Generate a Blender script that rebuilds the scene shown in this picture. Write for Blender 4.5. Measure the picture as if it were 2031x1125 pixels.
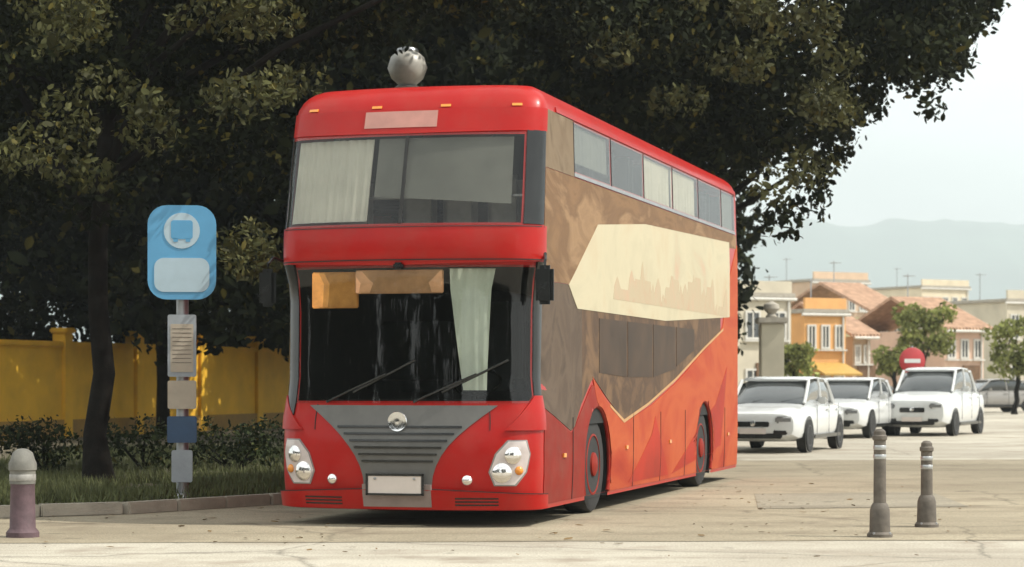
import bpy, bmesh, math, random
import numpy as np
from mathutils import Vector, Matrix, noise as mnoise

random.seed(7)
RNG = np.random.default_rng(7)
for o in list(bpy.data.objects):
    bpy.data.objects.remove(o)
scene = bpy.context.scene
COL = scene.collection
R = math.radians

# ------------------------------------------------------------------ camera
F_PX, CAM_H, HORIZON = 4545.0, 1.36, 755.0
cam = bpy.data.cameras.new('camera')
cam_o = bpy.data.objects.new('camera', cam)
COL.objects.link(cam_o)
cam_o.location = (0, 0, CAM_H)
cam_o.rotation_euler = (R(90), 0, 0)
cam.sensor_width = 36
cam.lens = 36 * F_PX / 2031
cam.shift_y = (HORIZON - 562.5) / 2031
cam.clip_start = 0.1
cam.clip_end = 20000
cam.dof.use_dof = True
cam.dof.focus_distance = 21.6
cam.dof.aperture_fstop = 3.2
scene.camera = cam_o

# ------------------------------------------------------------------ world, sun, exposure
SUN_EL = 50.0
SUN_AZ = 100.0          # degrees clockwise from +Y (view direction): from the right, a little behind the camera
world = bpy.data.worlds.new('World')
scene.world = world
world.use_nodes = True
wn = world.node_tree
sky = wn.nodes.new('ShaderNodeTexSky')
sky.sky_type = 'NISHITA'
sky.sun_disc = False
sky.sun_elevation = R(SUN_EL)
sky.sun_rotation = R(SUN_AZ)
sky.dust_density = 1.2
sky.air_density = 1.0
bg = wn.nodes['Background']
bg.inputs['Strength'].default_value = 0.085
wtc = wn.nodes.new('ShaderNodeTexCoord')
wmap = wn.nodes.new('ShaderNodeMapping')
wmap.inputs['Scale'].default_value = (1.0, 1.0, 2.6)
wno = wn.nodes.new('ShaderNodeTexNoise')
wno.inputs['Scale'].default_value = 2.2
wno.inputs['Detail'].default_value = 7
wno.inputs['Roughness'].default_value = 0.55
wmr = wn.nodes.new('ShaderNodeMapRange')
wmr.inputs['From Min'].default_value = 0.3
wmr.inputs['From Max'].default_value = 0.62
wmr.inputs['To Min'].default_value = 0.45
wmr.inputs['To Max'].default_value = 0.95
wmix = wn.nodes.new('ShaderNodeMix')
wmix.data_type = 'RGBA'
wmix.inputs['B'].default_value = (16.0, 16.4, 15.8, 1)
wn.links.new(wtc.outputs['Generated'], wmap.inputs['Vector'])
wn.links.new(wmap.outputs['Vector'], wno.inputs['Vector'])
wn.links.new(wno.outputs['Fac'], wmr.inputs['Value'])
wn.links.new(wmr.outputs['Result'], wmix.inputs['Factor'])
wn.links.new(sky.outputs[0], wmix.inputs['A'])
wn.links.new(wmix.outputs['Result'], bg.inputs['Color'])
sl = bpy.data.lights.new('sun', 'SUN')
sl.energy = 4.4
sl.angle = R(0.5)
sl.color = (1.0, 0.95, 0.86)
so = bpy.data.objects.new('sun', sl)
COL.objects.link(so)
sdir = Vector((math.sin(R(SUN_AZ)) * math.cos(R(SUN_EL)), math.cos(R(SUN_AZ)) * math.cos(R(SUN_EL)), math.sin(R(SUN_EL))))
so.rotation_euler = sdir.to_track_quat('Z', 'Y').to_euler()
so.location = sdir * 60
vs = scene.view_settings
vs.view_transform = 'Standard'
vs.look = 'None'
vs.exposure = 0.35
vs.gamma = 1.0
vs.use_curve_mapping = False


def at(u, v, Y):
    """point of the place seen at photograph pixel (u, v) at distance Y"""
    return Vector(((u - 1015.5) / F_PX * Y, Y, CAM_H - (v - HORIZON) / F_PX * Y))


def ground_y(v):
    return CAM_H * F_PX / (v - HORIZON)


# ------------------------------------------------------------------ materials
def srgb(r, g, b):
    f = lambda c: (c / 255 / 12.92) if c / 255 <= 0.04045 else ((c / 255 + 0.055) / 1.055) ** 2.4
    return (f(r), f(g), f(b), 1.0)


def mat(name, col, rough=0.5, metal=0.0, var=0.15, scale=6.0, bump=0.0, bscale=40.0, coat=0.0, spec=0.5, col2=None, trans=0.0, dirt=0.0):
    m = bpy.data.materials.new(name)
    m.use_nodes = True
    nt = m.node_tree
    p = nt.nodes['Principled BSDF']
    p.inputs['Roughness'].default_value = rough
    p.inputs['Metallic'].default_value = metal
    p.inputs['Coat Weight'].default_value = coat
    p.inputs['Coat Roughness'].default_value = 0.06
    p.inputs['Specular IOR Level'].default_value = spec
    tc = nt.nodes.new('ShaderNodeTexCoord')
    n = nt.nodes.new('ShaderNodeTexNoise')
    n.inputs['Scale'].default_value = scale
    n.inputs['Detail'].default_value = 6
    n.inputs['Roughness'].default_value = 0.6
    nt.links.new(tc.outputs['Object'], n.inputs['Vector'])
    rp = nt.nodes.new('ShaderNodeValToRGB')
    a = [max(0, c * (1 - var)) for c in col[:3]] + [1]
    b = [min(1, c * (1 + var)) for c in (col2 or col)[:3]] + [1]
    rp.color_ramp.elements[0].position = 0.3
    rp.color_ramp.elements[1].position = 0.7
    rp.color_ramp.elements[0].color = a
    rp.color_ramp.elements[1].color = b
    nt.links.new(n.outputs['Fac'], rp.inputs['Fac'])
    if dirt > 0:
        n3 = nt.nodes.new('ShaderNodeTexNoise')
        n3.inputs['Scale'].default_value = 3.2
        n3.inputs['Detail'].default_value = 10
        n3.inputs['Roughness'].default_value = 0.7
        nt.links.new(tc.outputs['Object'], n3.inputs['Vector'])
        r3 = nt.nodes.new('ShaderNodeMapRange')
        r3.inputs['From Min'].default_value = 0.42
        r3.inputs['From Max'].default_value = 0.72
        r3.inputs['To Max'].default_value = dirt
        nt.links.new(n3.outputs['Fac'], r3.inputs['Value'])
        mx3 = nt.nodes.new('ShaderNodeMix')
        mx3.data_type = 'RGBA'
        mx3.inputs['B'].default_value = (0.22, 0.17, 0.12, 1)
        nt.links.new(r3.outputs['Result'], mx3.inputs['Factor'])
        nt.links.new(rp.outputs['Color'], mx3.inputs['A'])
        nt.links.new(mx3.outputs['Result'], p.inputs['Base Color'])
    else:
        nt.links.new(rp.outputs['Color'], p.inputs['Base Color'])
    mr = nt.nodes.new('ShaderNodeMapRange')
    mr.inputs['To Min'].default_value = max(0.02, rough - 0.08)
    mr.inputs['To Max'].default_value = min(1, rough + 0.08)
    nt.links.new(n.outputs['Fac'], mr.inputs['Value'])
    nt.links.new(mr.outputs['Result'], p.inputs['Roughness'])
    if bump > 0:
        n2 = nt.nodes.new('ShaderNodeTexNoise')
        n2.inputs['Scale'].default_value = bscale
        n2.inputs['Detail'].default_value = 8
        nt.links.new(tc.outputs['Object'], n2.inputs['Vector'])
        bp = nt.nodes.new('ShaderNodeBump')
        bp.inputs['Strength'].default_value = bump
        bp.inputs['Distance'].default_value = 0.02
        nt.links.new(n2.outputs['Fac'], bp.inputs['Height'])
        nt.links.new(bp.outputs['Normal'], p.inputs['Normal'])
    if trans > 0:
        out = nt.nodes['Material Output']
        tl = nt.nodes.new('ShaderNodeBsdfTranslucent')
        nt.links.new(rp.outputs['Color'], tl.inputs['Color'])
        mx = nt.nodes.new('ShaderNodeMixShader')
        mx.inputs['Fac'].default_value = trans
        nt.links.new(p.outputs[0], mx.inputs[1])
        nt.links.new(tl.outputs[0], mx.inputs[2])
        nt.links.new(mx.outputs[0], out.inputs['Surface'])
    return m


def leafy(m):
    """multiply the leaf colour by each leaf's own tone; a few leaves turn yellow"""
    nt = m.node_tree
    at_ = nt.nodes.new('ShaderNodeAttribute')
    at_.attribute_name = 'tone'
    p = nt.nodes['Principled BSDF']
    src = p.inputs['Base Color'].links[0].from_socket
    mx = nt.nodes.new('ShaderNodeMix')
    mx.data_type = 'RGBA'
    mx.blend_type = 'MULTIPLY'
    mx.inputs['Factor'].default_value = 1.0
    nt.links.new(src, mx.inputs['A'])
    nt.links.new(at_.outputs['Fac'], mx.inputs['B'])
    rp = nt.nodes.new('ShaderNodeMapRange')
    rp.inputs['From Min'].default_value = 1.7
    rp.inputs['From Max'].default_value = 2.1
    nt.links.new(at_.outputs['Fac'], rp.inputs['Value'])
    m2 = nt.nodes.new('ShaderNodeMix')
    m2.data_type = 'RGBA'
    m2.inputs['B'].default_value = (0.10, 0.085, 0.02, 1)
    nt.links.new(rp.outputs['Result'], m2.inputs['Factor'])
    nt.links.new(mx.outputs['Result'], m2.inputs['A'])
    for l in list(nt.links):
        if l.from_socket == src and l.to_node.type in ('BSDF_PRINCIPLED', 'BSDF_TRANSLUCENT'):
            nt.links.new(m2.outputs['Result'], l.to_socket)
    return m


def glass_mat(name, tint, opacity, rough=0.02):
    """tinted window glass: lets part of the light through, mirrors by Fresnel"""
    m = bpy.data.materials.new(name)
    m.use_nodes = True
    nt = m.node_tree
    nt.nodes.remove(nt.nodes['Principled BSDF'])
    out = nt.nodes['Material Output']
    tr = nt.nodes.new('ShaderNodeBsdfTransparent')
    tr.inputs['Color'].default_value = tint
    df = nt.nodes.new('ShaderNodeBsdfDiffuse')
    df.inputs['Color'].default_value = (0.05, 0.05, 0.045, 1)
    gl = nt.nodes.new('ShaderNodeBsdfGlossy')
    gl.inputs['Roughness'].default_value = rough
    fr = nt.nodes.new('ShaderNodeFresnel')
    fr.inputs['IOR'].default_value = 1.5
    m1 = nt.nodes.new('ShaderNodeMixShader')
    m1.inputs['Fac'].default_value = opacity
    nt.links.new(tr.outputs[0], m1.inputs[1])
    nt.links.new(df.outputs[0], m1.inputs[2])
    m2 = nt.nodes.new('ShaderNodeMixShader')
    ge = nt.nodes.new('ShaderNodeNewGeometry')
    sb_ = nt.nodes.new('ShaderNodeMath')
    sb_.operation = 'SUBTRACT'
    sb_.inputs[0].default_value = 1.0
    nt.links.new(ge.outputs['Backfacing'], sb_.inputs[1])
    ml = nt.nodes.new('ShaderNodeMath')
    ml.operation = 'MULTIPLY'
    nt.links.new(fr.outputs[0], ml.inputs[0])
    nt.links.new(sb_.outputs[0], ml.inputs[1])
    nt.links.new(ml.outputs[0], m2.inputs['Fac'])
    nt.links.new(m1.outputs[0], m2.inputs[1])
    nt.links.new(gl.outputs[0], m2.inputs[2])
    nt.links.new(m2.outputs[0], out.inputs['Surface'])
    return m


M = {}


def print_mat(name, cols, scale, rough=0.45, stretch=(1, 1, 1), dist=1.2, detail=7):
    """picture-like vinyl print: several tones folded through a warped noise"""
    m = bpy.data.materials.new(name)
    m.use_nodes = True
    nt = m.node_tree
    p = nt.nodes['Principled BSDF']
    p.inputs['Roughness'].default_value = rough
    p.inputs['Specular IOR Level'].default_value = 0.10
    tc = nt.nodes.new('ShaderNodeTexCoord')
    mp = nt.nodes.new('ShaderNodeMapping')
    mp.inputs['Scale'].default_value = stretch
    n = nt.nodes.new('ShaderNodeTexNoise')
    n.inputs['Scale'].default_value = scale
    n.inputs['Detail'].default_value = detail
    n.inputs['Roughness'].default_value = 0.58
    n.inputs['Distortion'].default_value = dist
    rp = nt.nodes.new('ShaderNodeValToRGB')
    cr = rp.color_ramp
    while len(cr.elements) < len(cols):
        cr.elements.new(0.5)
    for k, c in enumerate(cols):
        cr.elements[k].position = 0.28 + 0.44 * k / (len(cols) - 1)
        cr.elements[k].color = (*c, 1)
    nt.links.new(tc.outputs['Object'], mp.inputs['Vector'])
    nt.links.new(mp.outputs['Vector'], n.inputs['Vector'])
    nt.links.new(n.outputs['Fac'], rp.inputs['Fac'])
    nt.links.new(rp.outputs['Color'], p.inputs['Base Color'])
    return m


M['red'] = mat('bus_red_paint', (0.37, 0.007, 0.005), 0.34, var=0.08, scale=2, coat=0.10, spec=0.22, dirt=0.10)
M['orange'] = print_mat('bus_orange_vinyl', [(0.27, 0.020, 0.010), (0.36, 0.048, 0.018), (0.42, 0.085, 0.028), (0.36, 0.05, 0.02), (0.46, 0.12, 0.04)], 0.55, 0.55, (1, .7, 1.3))
M['brown'] = print_mat('bus_brown_vinyl', [(0.055, 0.035, 0.024), (0.125, 0.075, 0.045), (0.08, 0.05, 0.033), (0.165, 0.10, 0.056), (0.10, 0.058, 0.036)], 1.1, 0.55)
M['tan'] = print_mat('bus_tan_vinyl', [(0.12, 0.066, 0.034), (0.21, 0.122, 0.062), (0.16, 0.092, 0.048), (0.28, 0.175, 0.095), (0.18, 0.105, 0.055)], 1.0, 0.55, (1, .6, 1.6))
M['cream'] = print_mat('bus_cream_panel', [(0.46, 0.31, 0.21), (0.47, 0.40, 0.275), (0.49, 0.44, 0.31), (0.45, 0.405, 0.285), (0.47, 0.35, 0.25)], 0.7, 0.55, (1, .8, 1.2))
M['black'] = mat('black_gloss_trim', (0.012, 0.013, 0.013), 0.2, var=0.2)
M['rubber'] = mat('rubber', (0.02, 0.02, 0.02), 0.8, var=0.3)
M['grey_light'] = mat('grey_bumper_centre', (0.24, 0.19, 0.175), 0.5, var=0.15)
M['grey_panel'] = mat('grey_grille_paint', (0.135, 0.132, 0.124), 0.4, metal=0.3, var=0.1)
M['steel'] = mat('galvanised_steel', (0.35, 0.36, 0.37), 0.4, metal=0.7, var=0.15)
M['chrome'] = mat('chrome', (0.7, 0.7, 0.7), 0.12, metal=1.0, var=0.05)
M['lens'] = mat('lamp_lens', (0.55, 0.48, 0.46), 0.12, var=0.15, coat=0.6)
M['amber'] = mat('amber_lens', (0.7, 0.25, 0.03), 0.2, var=0.1, coat=0.5)
M['plate'] = mat('plate_white', (0.62, 0.55, 0.50), 0.4, var=0.05)
M['ink'] = mat('ink_dark', (0.02, 0.02, 0.02), 0.6)
M['white'] = mat('white_paint', (0.62, 0.63, 0.62), 0.22, var=0.05, coat=0.6)
M['seat_pale'] = mat('seat_cover_pale', (0.30, 0.31, 0.29), 0.85, var=0.15, scale=8)
M['seat'] = mat('seat_fabric', (0.022, 0.026, 0.03), 0.9, var=0.3)
M['blind'] = mat('sunblind', (0.62, 0.61, 0.54), 0.8, var=0.10, scale=3)  # pale and grey tones imitating sky reflected in the upper glass
M['blind_dark'] = mat('sunblind_grey', (0.175, 0.180, 0.165), 0.8, var=0.14, scale=3)
M['interior'] = mat('interior_dark', (0.012, 0.013, 0.013), 0.8)
M['curtain'] = mat('curtain_cloth', (0.78, 0.80, 0.70), 0.9, var=0.1, scale=5)  # pale colour imitating a bright reflection in the lower windscreen
M['blind_warm'] = mat('blind_warm', (0.62, 0.56, 0.46), 0.8, var=0.12, scale=4)  # warm pale colour imitating reflections in the side windows
M['glass_low'] = glass_mat('lower_windscreen_glass', (0.80, 0.82, 0.80, 1), 0.03)
M['glass'] = glass_mat('windscreen_glass', (0.90, 0.90, 0.88, 1), 0.06)
M['glass_dark'] = glass_mat('tinted_glass', (0.88, 0.89, 0.86, 1), 0.05)
M['ground'] = mat('pale_concrete', (0.40, 0.365, 0.30), 0.9, var=0.16, scale=0.35, bump=0.25, bscale=30)
M['asphalt'] = mat('worn_asphalt', (0.30, 0.265, 0.205), 0.92, var=0.16, scale=0.5, bump=0.3, bscale=60)
M['kerb'] = mat('kerb_stone', (0.34, 0.30, 0.24), 0.9, var=0.2, scale=3, bump=0.3)
M['grass'] = mat('grass_blades', (0.075, 0.085, 0.025), 0.8, var=0.4, scale=4)
M['soil'] = mat('soil', (0.09, 0.075, 0.045), 0.95, var=0.3, scale=2, bump=0.4)
M['bark'] = mat('bark', (0.014, 0.012, 0.010), 0.95, var=0.4, scale=5, bump=0.8, bscale=18, spec=0.1)
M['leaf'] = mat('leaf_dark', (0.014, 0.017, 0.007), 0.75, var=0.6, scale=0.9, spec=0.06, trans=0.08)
M['leaf_olive'] = mat('leaf_olive', (0.060, 0.061, 0.023), 0.6, var=0.4, scale=1.0, spec=0.12, trans=0.2)  # lighter leaf colour that paints the sun highlights on the crowns
M['leaf_far'] = mat('leaf_far', (0.22, 0.235, 0.075), 0.75, var=0.35, scale=0.6, spec=0.1, trans=0.3)
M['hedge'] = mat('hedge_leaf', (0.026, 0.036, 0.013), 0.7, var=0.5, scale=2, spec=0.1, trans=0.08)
M['dry_leaf'] = mat('dry_leaf', (0.14, 0.085, 0.03), 0.8, var=0.4, scale=3)
M['sign_blue'] = mat('sign_blue', (0.10, 0.33, 0.55), 0.4, var=0.05)
M['sign_pale'] = mat('sign_pale_blue', (0.40, 0.53, 0.60), 0.4, var=0.06)
M['navy'] = mat('navy_paint', (0.03, 0.07, 0.14), 0.5, var=0.15)
M['yellow'] = mat('yellow_paint', (0.74, 0.42, 0.028), 0.75, var=0.16, scale=1.2, bump=0.15, bscale=12)
M['hill'] = mat('hill_forest', (0.10, 0.15, 0.11), 0.95, var=0.3, scale=0.004)


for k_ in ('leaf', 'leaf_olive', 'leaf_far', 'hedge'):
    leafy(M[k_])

# ------------------------------------------------------------------ object helpers
def link(name, me, m=None, parent=None):
    o = bpy.data.objects.new(name, me)
    COL.objects.link(o)
    if m is not None:
        me.materials.append(m)
    if parent is not None:
        o.parent = parent
    return o


def thing(name, label, cat, loc=(0, 0, 0), rz=0.0, group=None):
    o = bpy.data.objects.new(name, None)
    o.empty_display_size = 0.2
    COL.objects.link(o)
    o.location = loc
    o.rotation_euler = (0, 0, rz)
    o['label'] = label
    o['category'] = cat
    if group:
        o['group'] = group
    return o


def tag(o, label, cat, group=None):
    o['label'] = label
    o['category'] = cat
    if group:
        o['group'] = group
    return o


def structure(o, kind='structure'):
    o['kind'] = kind
    return o


def pydata(name, verts, faces, m=None, parent=None, smooth=False):
    me = bpy.data.meshes.new(name)
    me.from_pydata([tuple(v) for v in verts], [], faces)
    me.update()
    if smooth:
        me.polygons.foreach_set('use_smooth', [True] * len(me.polygons))
    return link(name, me, m, parent)


class MB:
    """collects boxes, tubes, lathes and prisms into one mesh"""
    def __init__(s):
        s.v, s.f, s.smooth = [], [], []

    def add(s, vs, fs, smooth=False):
        b = len(s.v)
        s.v += [tuple(v) for v in vs]
        s.f += [tuple(i + b for i in f) for f in fs]
        s.smooth += [smooth] * len(fs)
        return s

    def box(s, c, d, rz=0.0, bev=0.0):
        cx, cy, cz = c
        hx, hy, hz = d[0] / 2, d[1] / 2, d[2] / 2
        if bev > 0:
            bm = bmesh.new()
            bmesh.ops.create_cube(bm, size=1)
            bmesh.ops.scale(bm, vec=(d[0], d[1], d[2]), verts=bm.verts)
            bmesh.ops.bevel(bm, geom=bm.edges[:], offset=bev, segments=2, affect='EDGES')
            bm.verts.index_update()
            vs = [v.co.copy() for v in bm.verts]
            fs = [[v.index for v in f.verts] for f in bm.faces]
            bm.free()
        else:
            vs = [Vector((x, y, z)) for z in (-hz, hz) for y in (-hy, hy) for x in (-hx, hx)]
            fs = [(0, 2, 3, 1), (4, 5, 7, 6), (0, 1, 5, 4), (2, 6, 7, 3), (0, 4, 6, 2), (1, 3, 7, 5)]
        ca, sa = math.cos(rz), math.sin(rz)
        return s.add([(cx + v[0] * ca - v[1] * sa, cy + v[0] * sa + v[1] * ca, cz + v[2]) for v in vs], fs)

    def tube(s, pts, radii, n=10, cap=True):
        pts = [Vector(p) for p in pts]
        if not hasattr(radii, '__len__'):
            radii = [radii] * len(pts)
        vs, fs = [], []
        up = Vector((0.13, 0.31, 0.94)).normalized()
        for i, p in enumerate(pts):
            t = (pts[min(i + 1, len(pts) - 1)] - pts[max(i - 1, 0)]).normalized()
            a = t.cross(up)
            if a.length < 1e-3:
                a = t.cross(Vector((1, 0, 0)))
            a.normalize()
            b = t.cross(a)
            for k in range(n):
                an = 2 * math.pi * k / n
                vs.append(p + (a * math.cos(an) + b * math.sin(an)) * radii[i])
        for i in range(len(pts) - 1):
            for k in range(n):
                fs.append((i * n + k, i * n + (k + 1) % n, (i + 1) * n + (k + 1) % n, (i + 1) * n + k))
        if cap:
            fs.append(tuple(range(n - 1, -1, -1)))
            fs.append(tuple((len(pts) - 1) * n + k for k in range(n)))
        return s.add(vs, fs, True)

    def lathe(s, prof, c, axis='Z', n=24):
        """prof: list of (radius, height along the axis)"""
        vs, fs = [], []
        for r, h in prof:
            for k in range(n):
                an = 2 * math.pi * k / n
                a, b = r * math.cos(an), r * math.sin(an)
                p = {'Z': (a, b, h), 'X': (h, a, b), 'Y': (a, h, b)}[axis]
                vs.append((c[0] + p[0], c[1] + p[1], c[2] + p[2]))
        for i in range(len(prof) - 1):
            for k in range(n):
                fs.append((i * n + k, i * n + (k + 1) % n, (i + 1) * n + (k + 1) % n, (i + 1) * n + k))
        if prof[0][0] > 1e-4:
            fs.append(tuple(range(n)))
        if prof[-1][0] > 1e-4:
            fs.append(tuple((len(prof) - 1) * n + k for k in range(n - 1, -1, -1)))
        return s.add(vs, fs, True)

    def prism(s, poly, y0, y1, plane='XZ'):
        """extrude an outline: XZ along Y, XY along Z, YZ along X"""
        n = len(poly)
        vs = []
        for y in (y0, y1):
            for a, b in poly:
                vs.append({'XZ': (a, y, b), 'XY': (a, b, y), 'YZ': (y, a, b)}[plane])
        fs = [tuple(range(n - 1, -1, -1)), tuple(range(n, 2 * n))]
        for k in range(n):
            fs.append((k, (k + 1) % n, n + (k + 1) % n, n + k))
        return s.add(vs, fs)

    def build(s, name, m, parent=None, sharp=None):
        me = bpy.data.meshes.new(name)
        me.from_pydata(s.v, [], s.f)
        me.polygons.foreach_set('use_smooth', s.smooth)
        me.update()
        bm = bmesh.new()
        bm.from_mesh(me)
        bmesh.ops.recalc_face_normals(bm, faces=bm.faces)
        bm.to_mesh(me)
        bm.free()
        try:
            me.set_sharp_from_angle(angle=R(40))
        except Exception:
            pass
        return link(name, me, m, parent)


def children(o):
    return [c for c in bpy.data.objects if c.parent is o]


def copy_tree(o, parent=None):
    c = o.copy()
    COL.objects.link(c)
    if parent is not None:
        c.parent = parent
    for ch in children(o):
        copy_tree(ch, c)
    return c


def text_obj(name, body, size, m, parent, loc, rot, extrude=0.004, align='CENTER'):
    cu = bpy.data.curves.new(name, 'FONT')
    cu.body = body
    cu.size = size
    cu.extrude = extrude
    cu.align_x = align
    cu.align_y = 'CENTER'
    t = bpy.data.objects.new(name, cu)
    COL.objects.link(t)
    dg = bpy.context.evaluated_depsgraph_get()
    me = bpy.data.meshes.new_from_object(t.evaluated_get(dg))
    bpy.data.objects.remove(t)
    o = link(name, me, m, parent)
    o.location = loc
    o.rotation_euler = rot
    return o


# ------------------------------------------------------------------ setting: ground, hill, haze
def sheet(name, pts, z, m, kind='structure'):
    o = pydata(name, [(x, y, z) for x, y in pts], [tuple(range(len(pts)))], m)
    return structure(o, kind)


def paving_mat(name, ca, cb, stain, crack=0.5, joint=None):
    """worn mineral surface: two tones of aggregate, patches, stains, hairline cracks"""
    m = bpy.data.materials.new(name)
    m.use_nodes = True
    nt = m.node_tree
    p = nt.nodes['Principled BSDF']
    p.inputs['Roughness'].default_value = 0.88
    p.inputs['Specular IOR Level'].default_value = 0.3
    tc = nt.nodes.new('ShaderNodeTexCoord')
    def noise(sc, det=6, ro=0.6):
        n = nt.nodes.new('ShaderNodeTexNoise')
        n.inputs['Scale'].default_value = sc
        n.inputs['Detail'].default_value = det
        n.inputs['Roughness'].default_value = ro
        nt.links.new(tc.outputs['Object'], n.inputs['Vector'])
        return n
    def ramp(src, p0, p1, c0, c1):
        r = nt.nodes.new('ShaderNodeValToRGB')
        r.color_ramp.elements[0].position = p0
        r.color_ramp.elements[1].position = p1
        r.color_ramp.elements[0].color = c0
        r.color_ramp.elements[1].color = c1
        nt.links.new(src, r.inputs['Fac'])
        return r
    def mix(a, b, fac, mode='MIX'):
        x = nt.nodes.new('ShaderNodeMix')
        x.data_type = 'RGBA'
        x.blend_type = mode
        nt.links.new(a, x.inputs['A'])
        if isinstance(b, tuple):
            x.inputs['B'].default_value = b
        else:
            nt.links.new(b, x.inputs['B'])
        if isinstance(fac, float):
            x.inputs['Factor'].default_value = fac
        else:
            nt.links.new(fac, x.inputs['Factor'])
        return x.outputs['Result']
    big = ramp(noise(0.22, 5).outputs['Fac'], 0.36, 0.64, (*ca, 1), (*cb, 1))
    gr = noise(55, 3, 0.7)
    g2 = ramp(gr.outputs['Fac'], 0.3, 0.7, (0.45, 0.45, 0.45, 1), (1.45, 1.45, 1.45, 1))
    c = mix(big.outputs['Color'], g2.outputs['Color'], 0.8, 'MULTIPLY')
    st = ramp(noise(0.9, 8, 0.65).outputs['Fac'], 0.52, 0.68, (0, 0, 0, 1), (1, 1, 1, 1))
    c = mix(c, (*stain, 1), st.outputs['Color'])
    nt.nodes[-1].name = 'stain'
    vo = nt.nodes.new('ShaderNodeTexVoronoi')
    vo.feature = 'DISTANCE_TO_EDGE'
    vo.inputs['Scale'].default_value = 0.28
    dn = noise(1.6, 5)
    ad = nt.nodes.new('ShaderNodeMix')
    ad.data_type = 'VECTOR'
    ad.inputs['Factor'].default_value = 0.25
    nt.links.new(tc.outputs['Object'], ad.inputs['A'])
    nt.links.new(dn.outputs['Color'], ad.inputs['B'])
    nt.links.new(ad.outputs['Result'], vo.inputs['Vector'])
    cr = ramp(vo.outputs['Distance'], 0.0, 0.006, (1, 1, 1, 1), (0, 0, 0, 1))
    mm = nt.nodes.new('ShaderNodeMath')
    mm.operation = 'MULTIPLY'
    mm.inputs[1].default_value = crack
    nt.links.new(cr.outputs['Color'], mm.inputs[0])
    c = mix(c, tuple(x * 0.35 for x in ca) + (1,), mm.outputs[0])
    mp = nt.nodes.new('ShaderNodeMapping')
    mp.inputs['Scale'].default_value = (0.05, 1.3, 1.0)
    mp.inputs['Rotation'].default_value = (0, 0, R(-4))
    tn = noise(1.0, 4, 0.6)
    nt.links.new(tc.outputs['Object'], mp.inputs['Vector'])
    nt.links.new(mp.outputs['Vector'], tn.inputs['Vector'])
    tr = ramp(tn.outputs['Fac'], 0.50, 0.66, (1, 1, 1, 1), (0.72, 0.70, 0.68, 1))
    c = mix(c, tr.outputs['Color'], 0.7, 'MULTIPLY')
    ol = ramp(noise(1.9, 3, 0.5).outputs['Fac'], 0.66, 0.74, (0, 0, 0, 1), (0.6, 0.6, 0.6, 1))
    c = mix(c, tuple(x * 0.4 for x in ca) + (1,), ol.outputs['Color'])
    nt.links.new(c, p.inputs['Base Color'])
    bp = nt.nodes.new('ShaderNodeBump')
    bp.inputs['Strength'].default_value = 0.35
    bp.inputs['Distance'].default_value = 0.01
    nt.links.new(gr.outputs['Fac'], bp.inputs['Height'])
    nt.links.new(bp.outputs['Normal'], p.inputs['Normal'])
    return m


M['ground'] = paving_mat('pale_concrete', (0.335, 0.298, 0.238), (0.48, 0.445, 0.365), (0.275, 0.232, 0.18), 0.6)
M['asphalt'] = paving_mat('worn_asphalt', (0.25, 0.212, 0.148), (0.355, 0.307, 0.22), (0.195, 0.16, 0.112), 0.5)
sheet('ground', [(-1600, -150), (1600, -150), (1600, 5450), (-1600, 5450)], 0.0, M['ground'])
rim = [(x, 19.3 + 0.04 * x + 0.12 * mnoise.noise(Vector((x * .9, 1, 0)))) for x in np.linspace(-60, 70, 160)]
sheet('road', rim + [(70, 42), (20, 40.5), (0, 38.5), (-60, 34)], 0.004, M['asphalt'])
# darker square patches of relaid asphalt near the bus
sheet('road_patch', [(2.6, 24.2), (4.9, 24.6), (5.1, 27.9), (2.9, 27.4)], 0.008, paving_mat('patch_asphalt', (0.25, 0.222, 0.168), (0.29, 0.258, 0.195), (0.22, 0.195, 0.15), 0.2))
def hill():
    nx, ny = 150, 18
    vs, fs = [], []
    for j in range(ny):
        for i in range(nx):
            x = -1550 + 3100 * i / (nx - 1)
            t = j / (ny - 1)
            h = 345 + 26 * math.sin(x * 0.0036 - 1.55) + 30 * mnoise.noise(Vector((x * 0.007, 3, 0))) + 5 * mnoise.noise(Vector((x * 0.05, 7, 0)))
            z = -1 + h * math.sin(t * math.pi / 2) + 7 * mnoise.noise(Vector((x * 0.02, t * 6, 1))) * min(1, t * 3)
            vs.append((x, 4300 + 1000 * t, z if j else -0.5))
    for j in range(ny - 1):
        for i in range(nx - 1):
            a = j * nx + i
            fs.append((a, a + 1, a + nx + 1, a + nx))
    structure(pydata('hill', vs, fs, M['hill'], smooth=True))


hill()
hz = MB().box((0, 2640, 222), (3300, 5700, 448)).build('haze', None)
hm = bpy.data.materials.new('haze')
hm.use_nodes = True
hm.node_tree.nodes.clear()
ho = hm.node_tree.nodes.new('ShaderNodeOutputMaterial')
hv = hm.node_tree.nodes.new('ShaderNodeVolumePrincipled')
hv.inputs['Color'].default_value = (0.86, 0.95, 0.97, 1)
hv.inputs['Density'].default_value = 0.00036
hv.inputs['Anisotropy'].default_value = 0.1
hm.node_tree.links.new(hv.outputs[0], ho.inputs['Volume'])
hz.data.materials.append(hm)
hz['kind'] = 'stuff'

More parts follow.
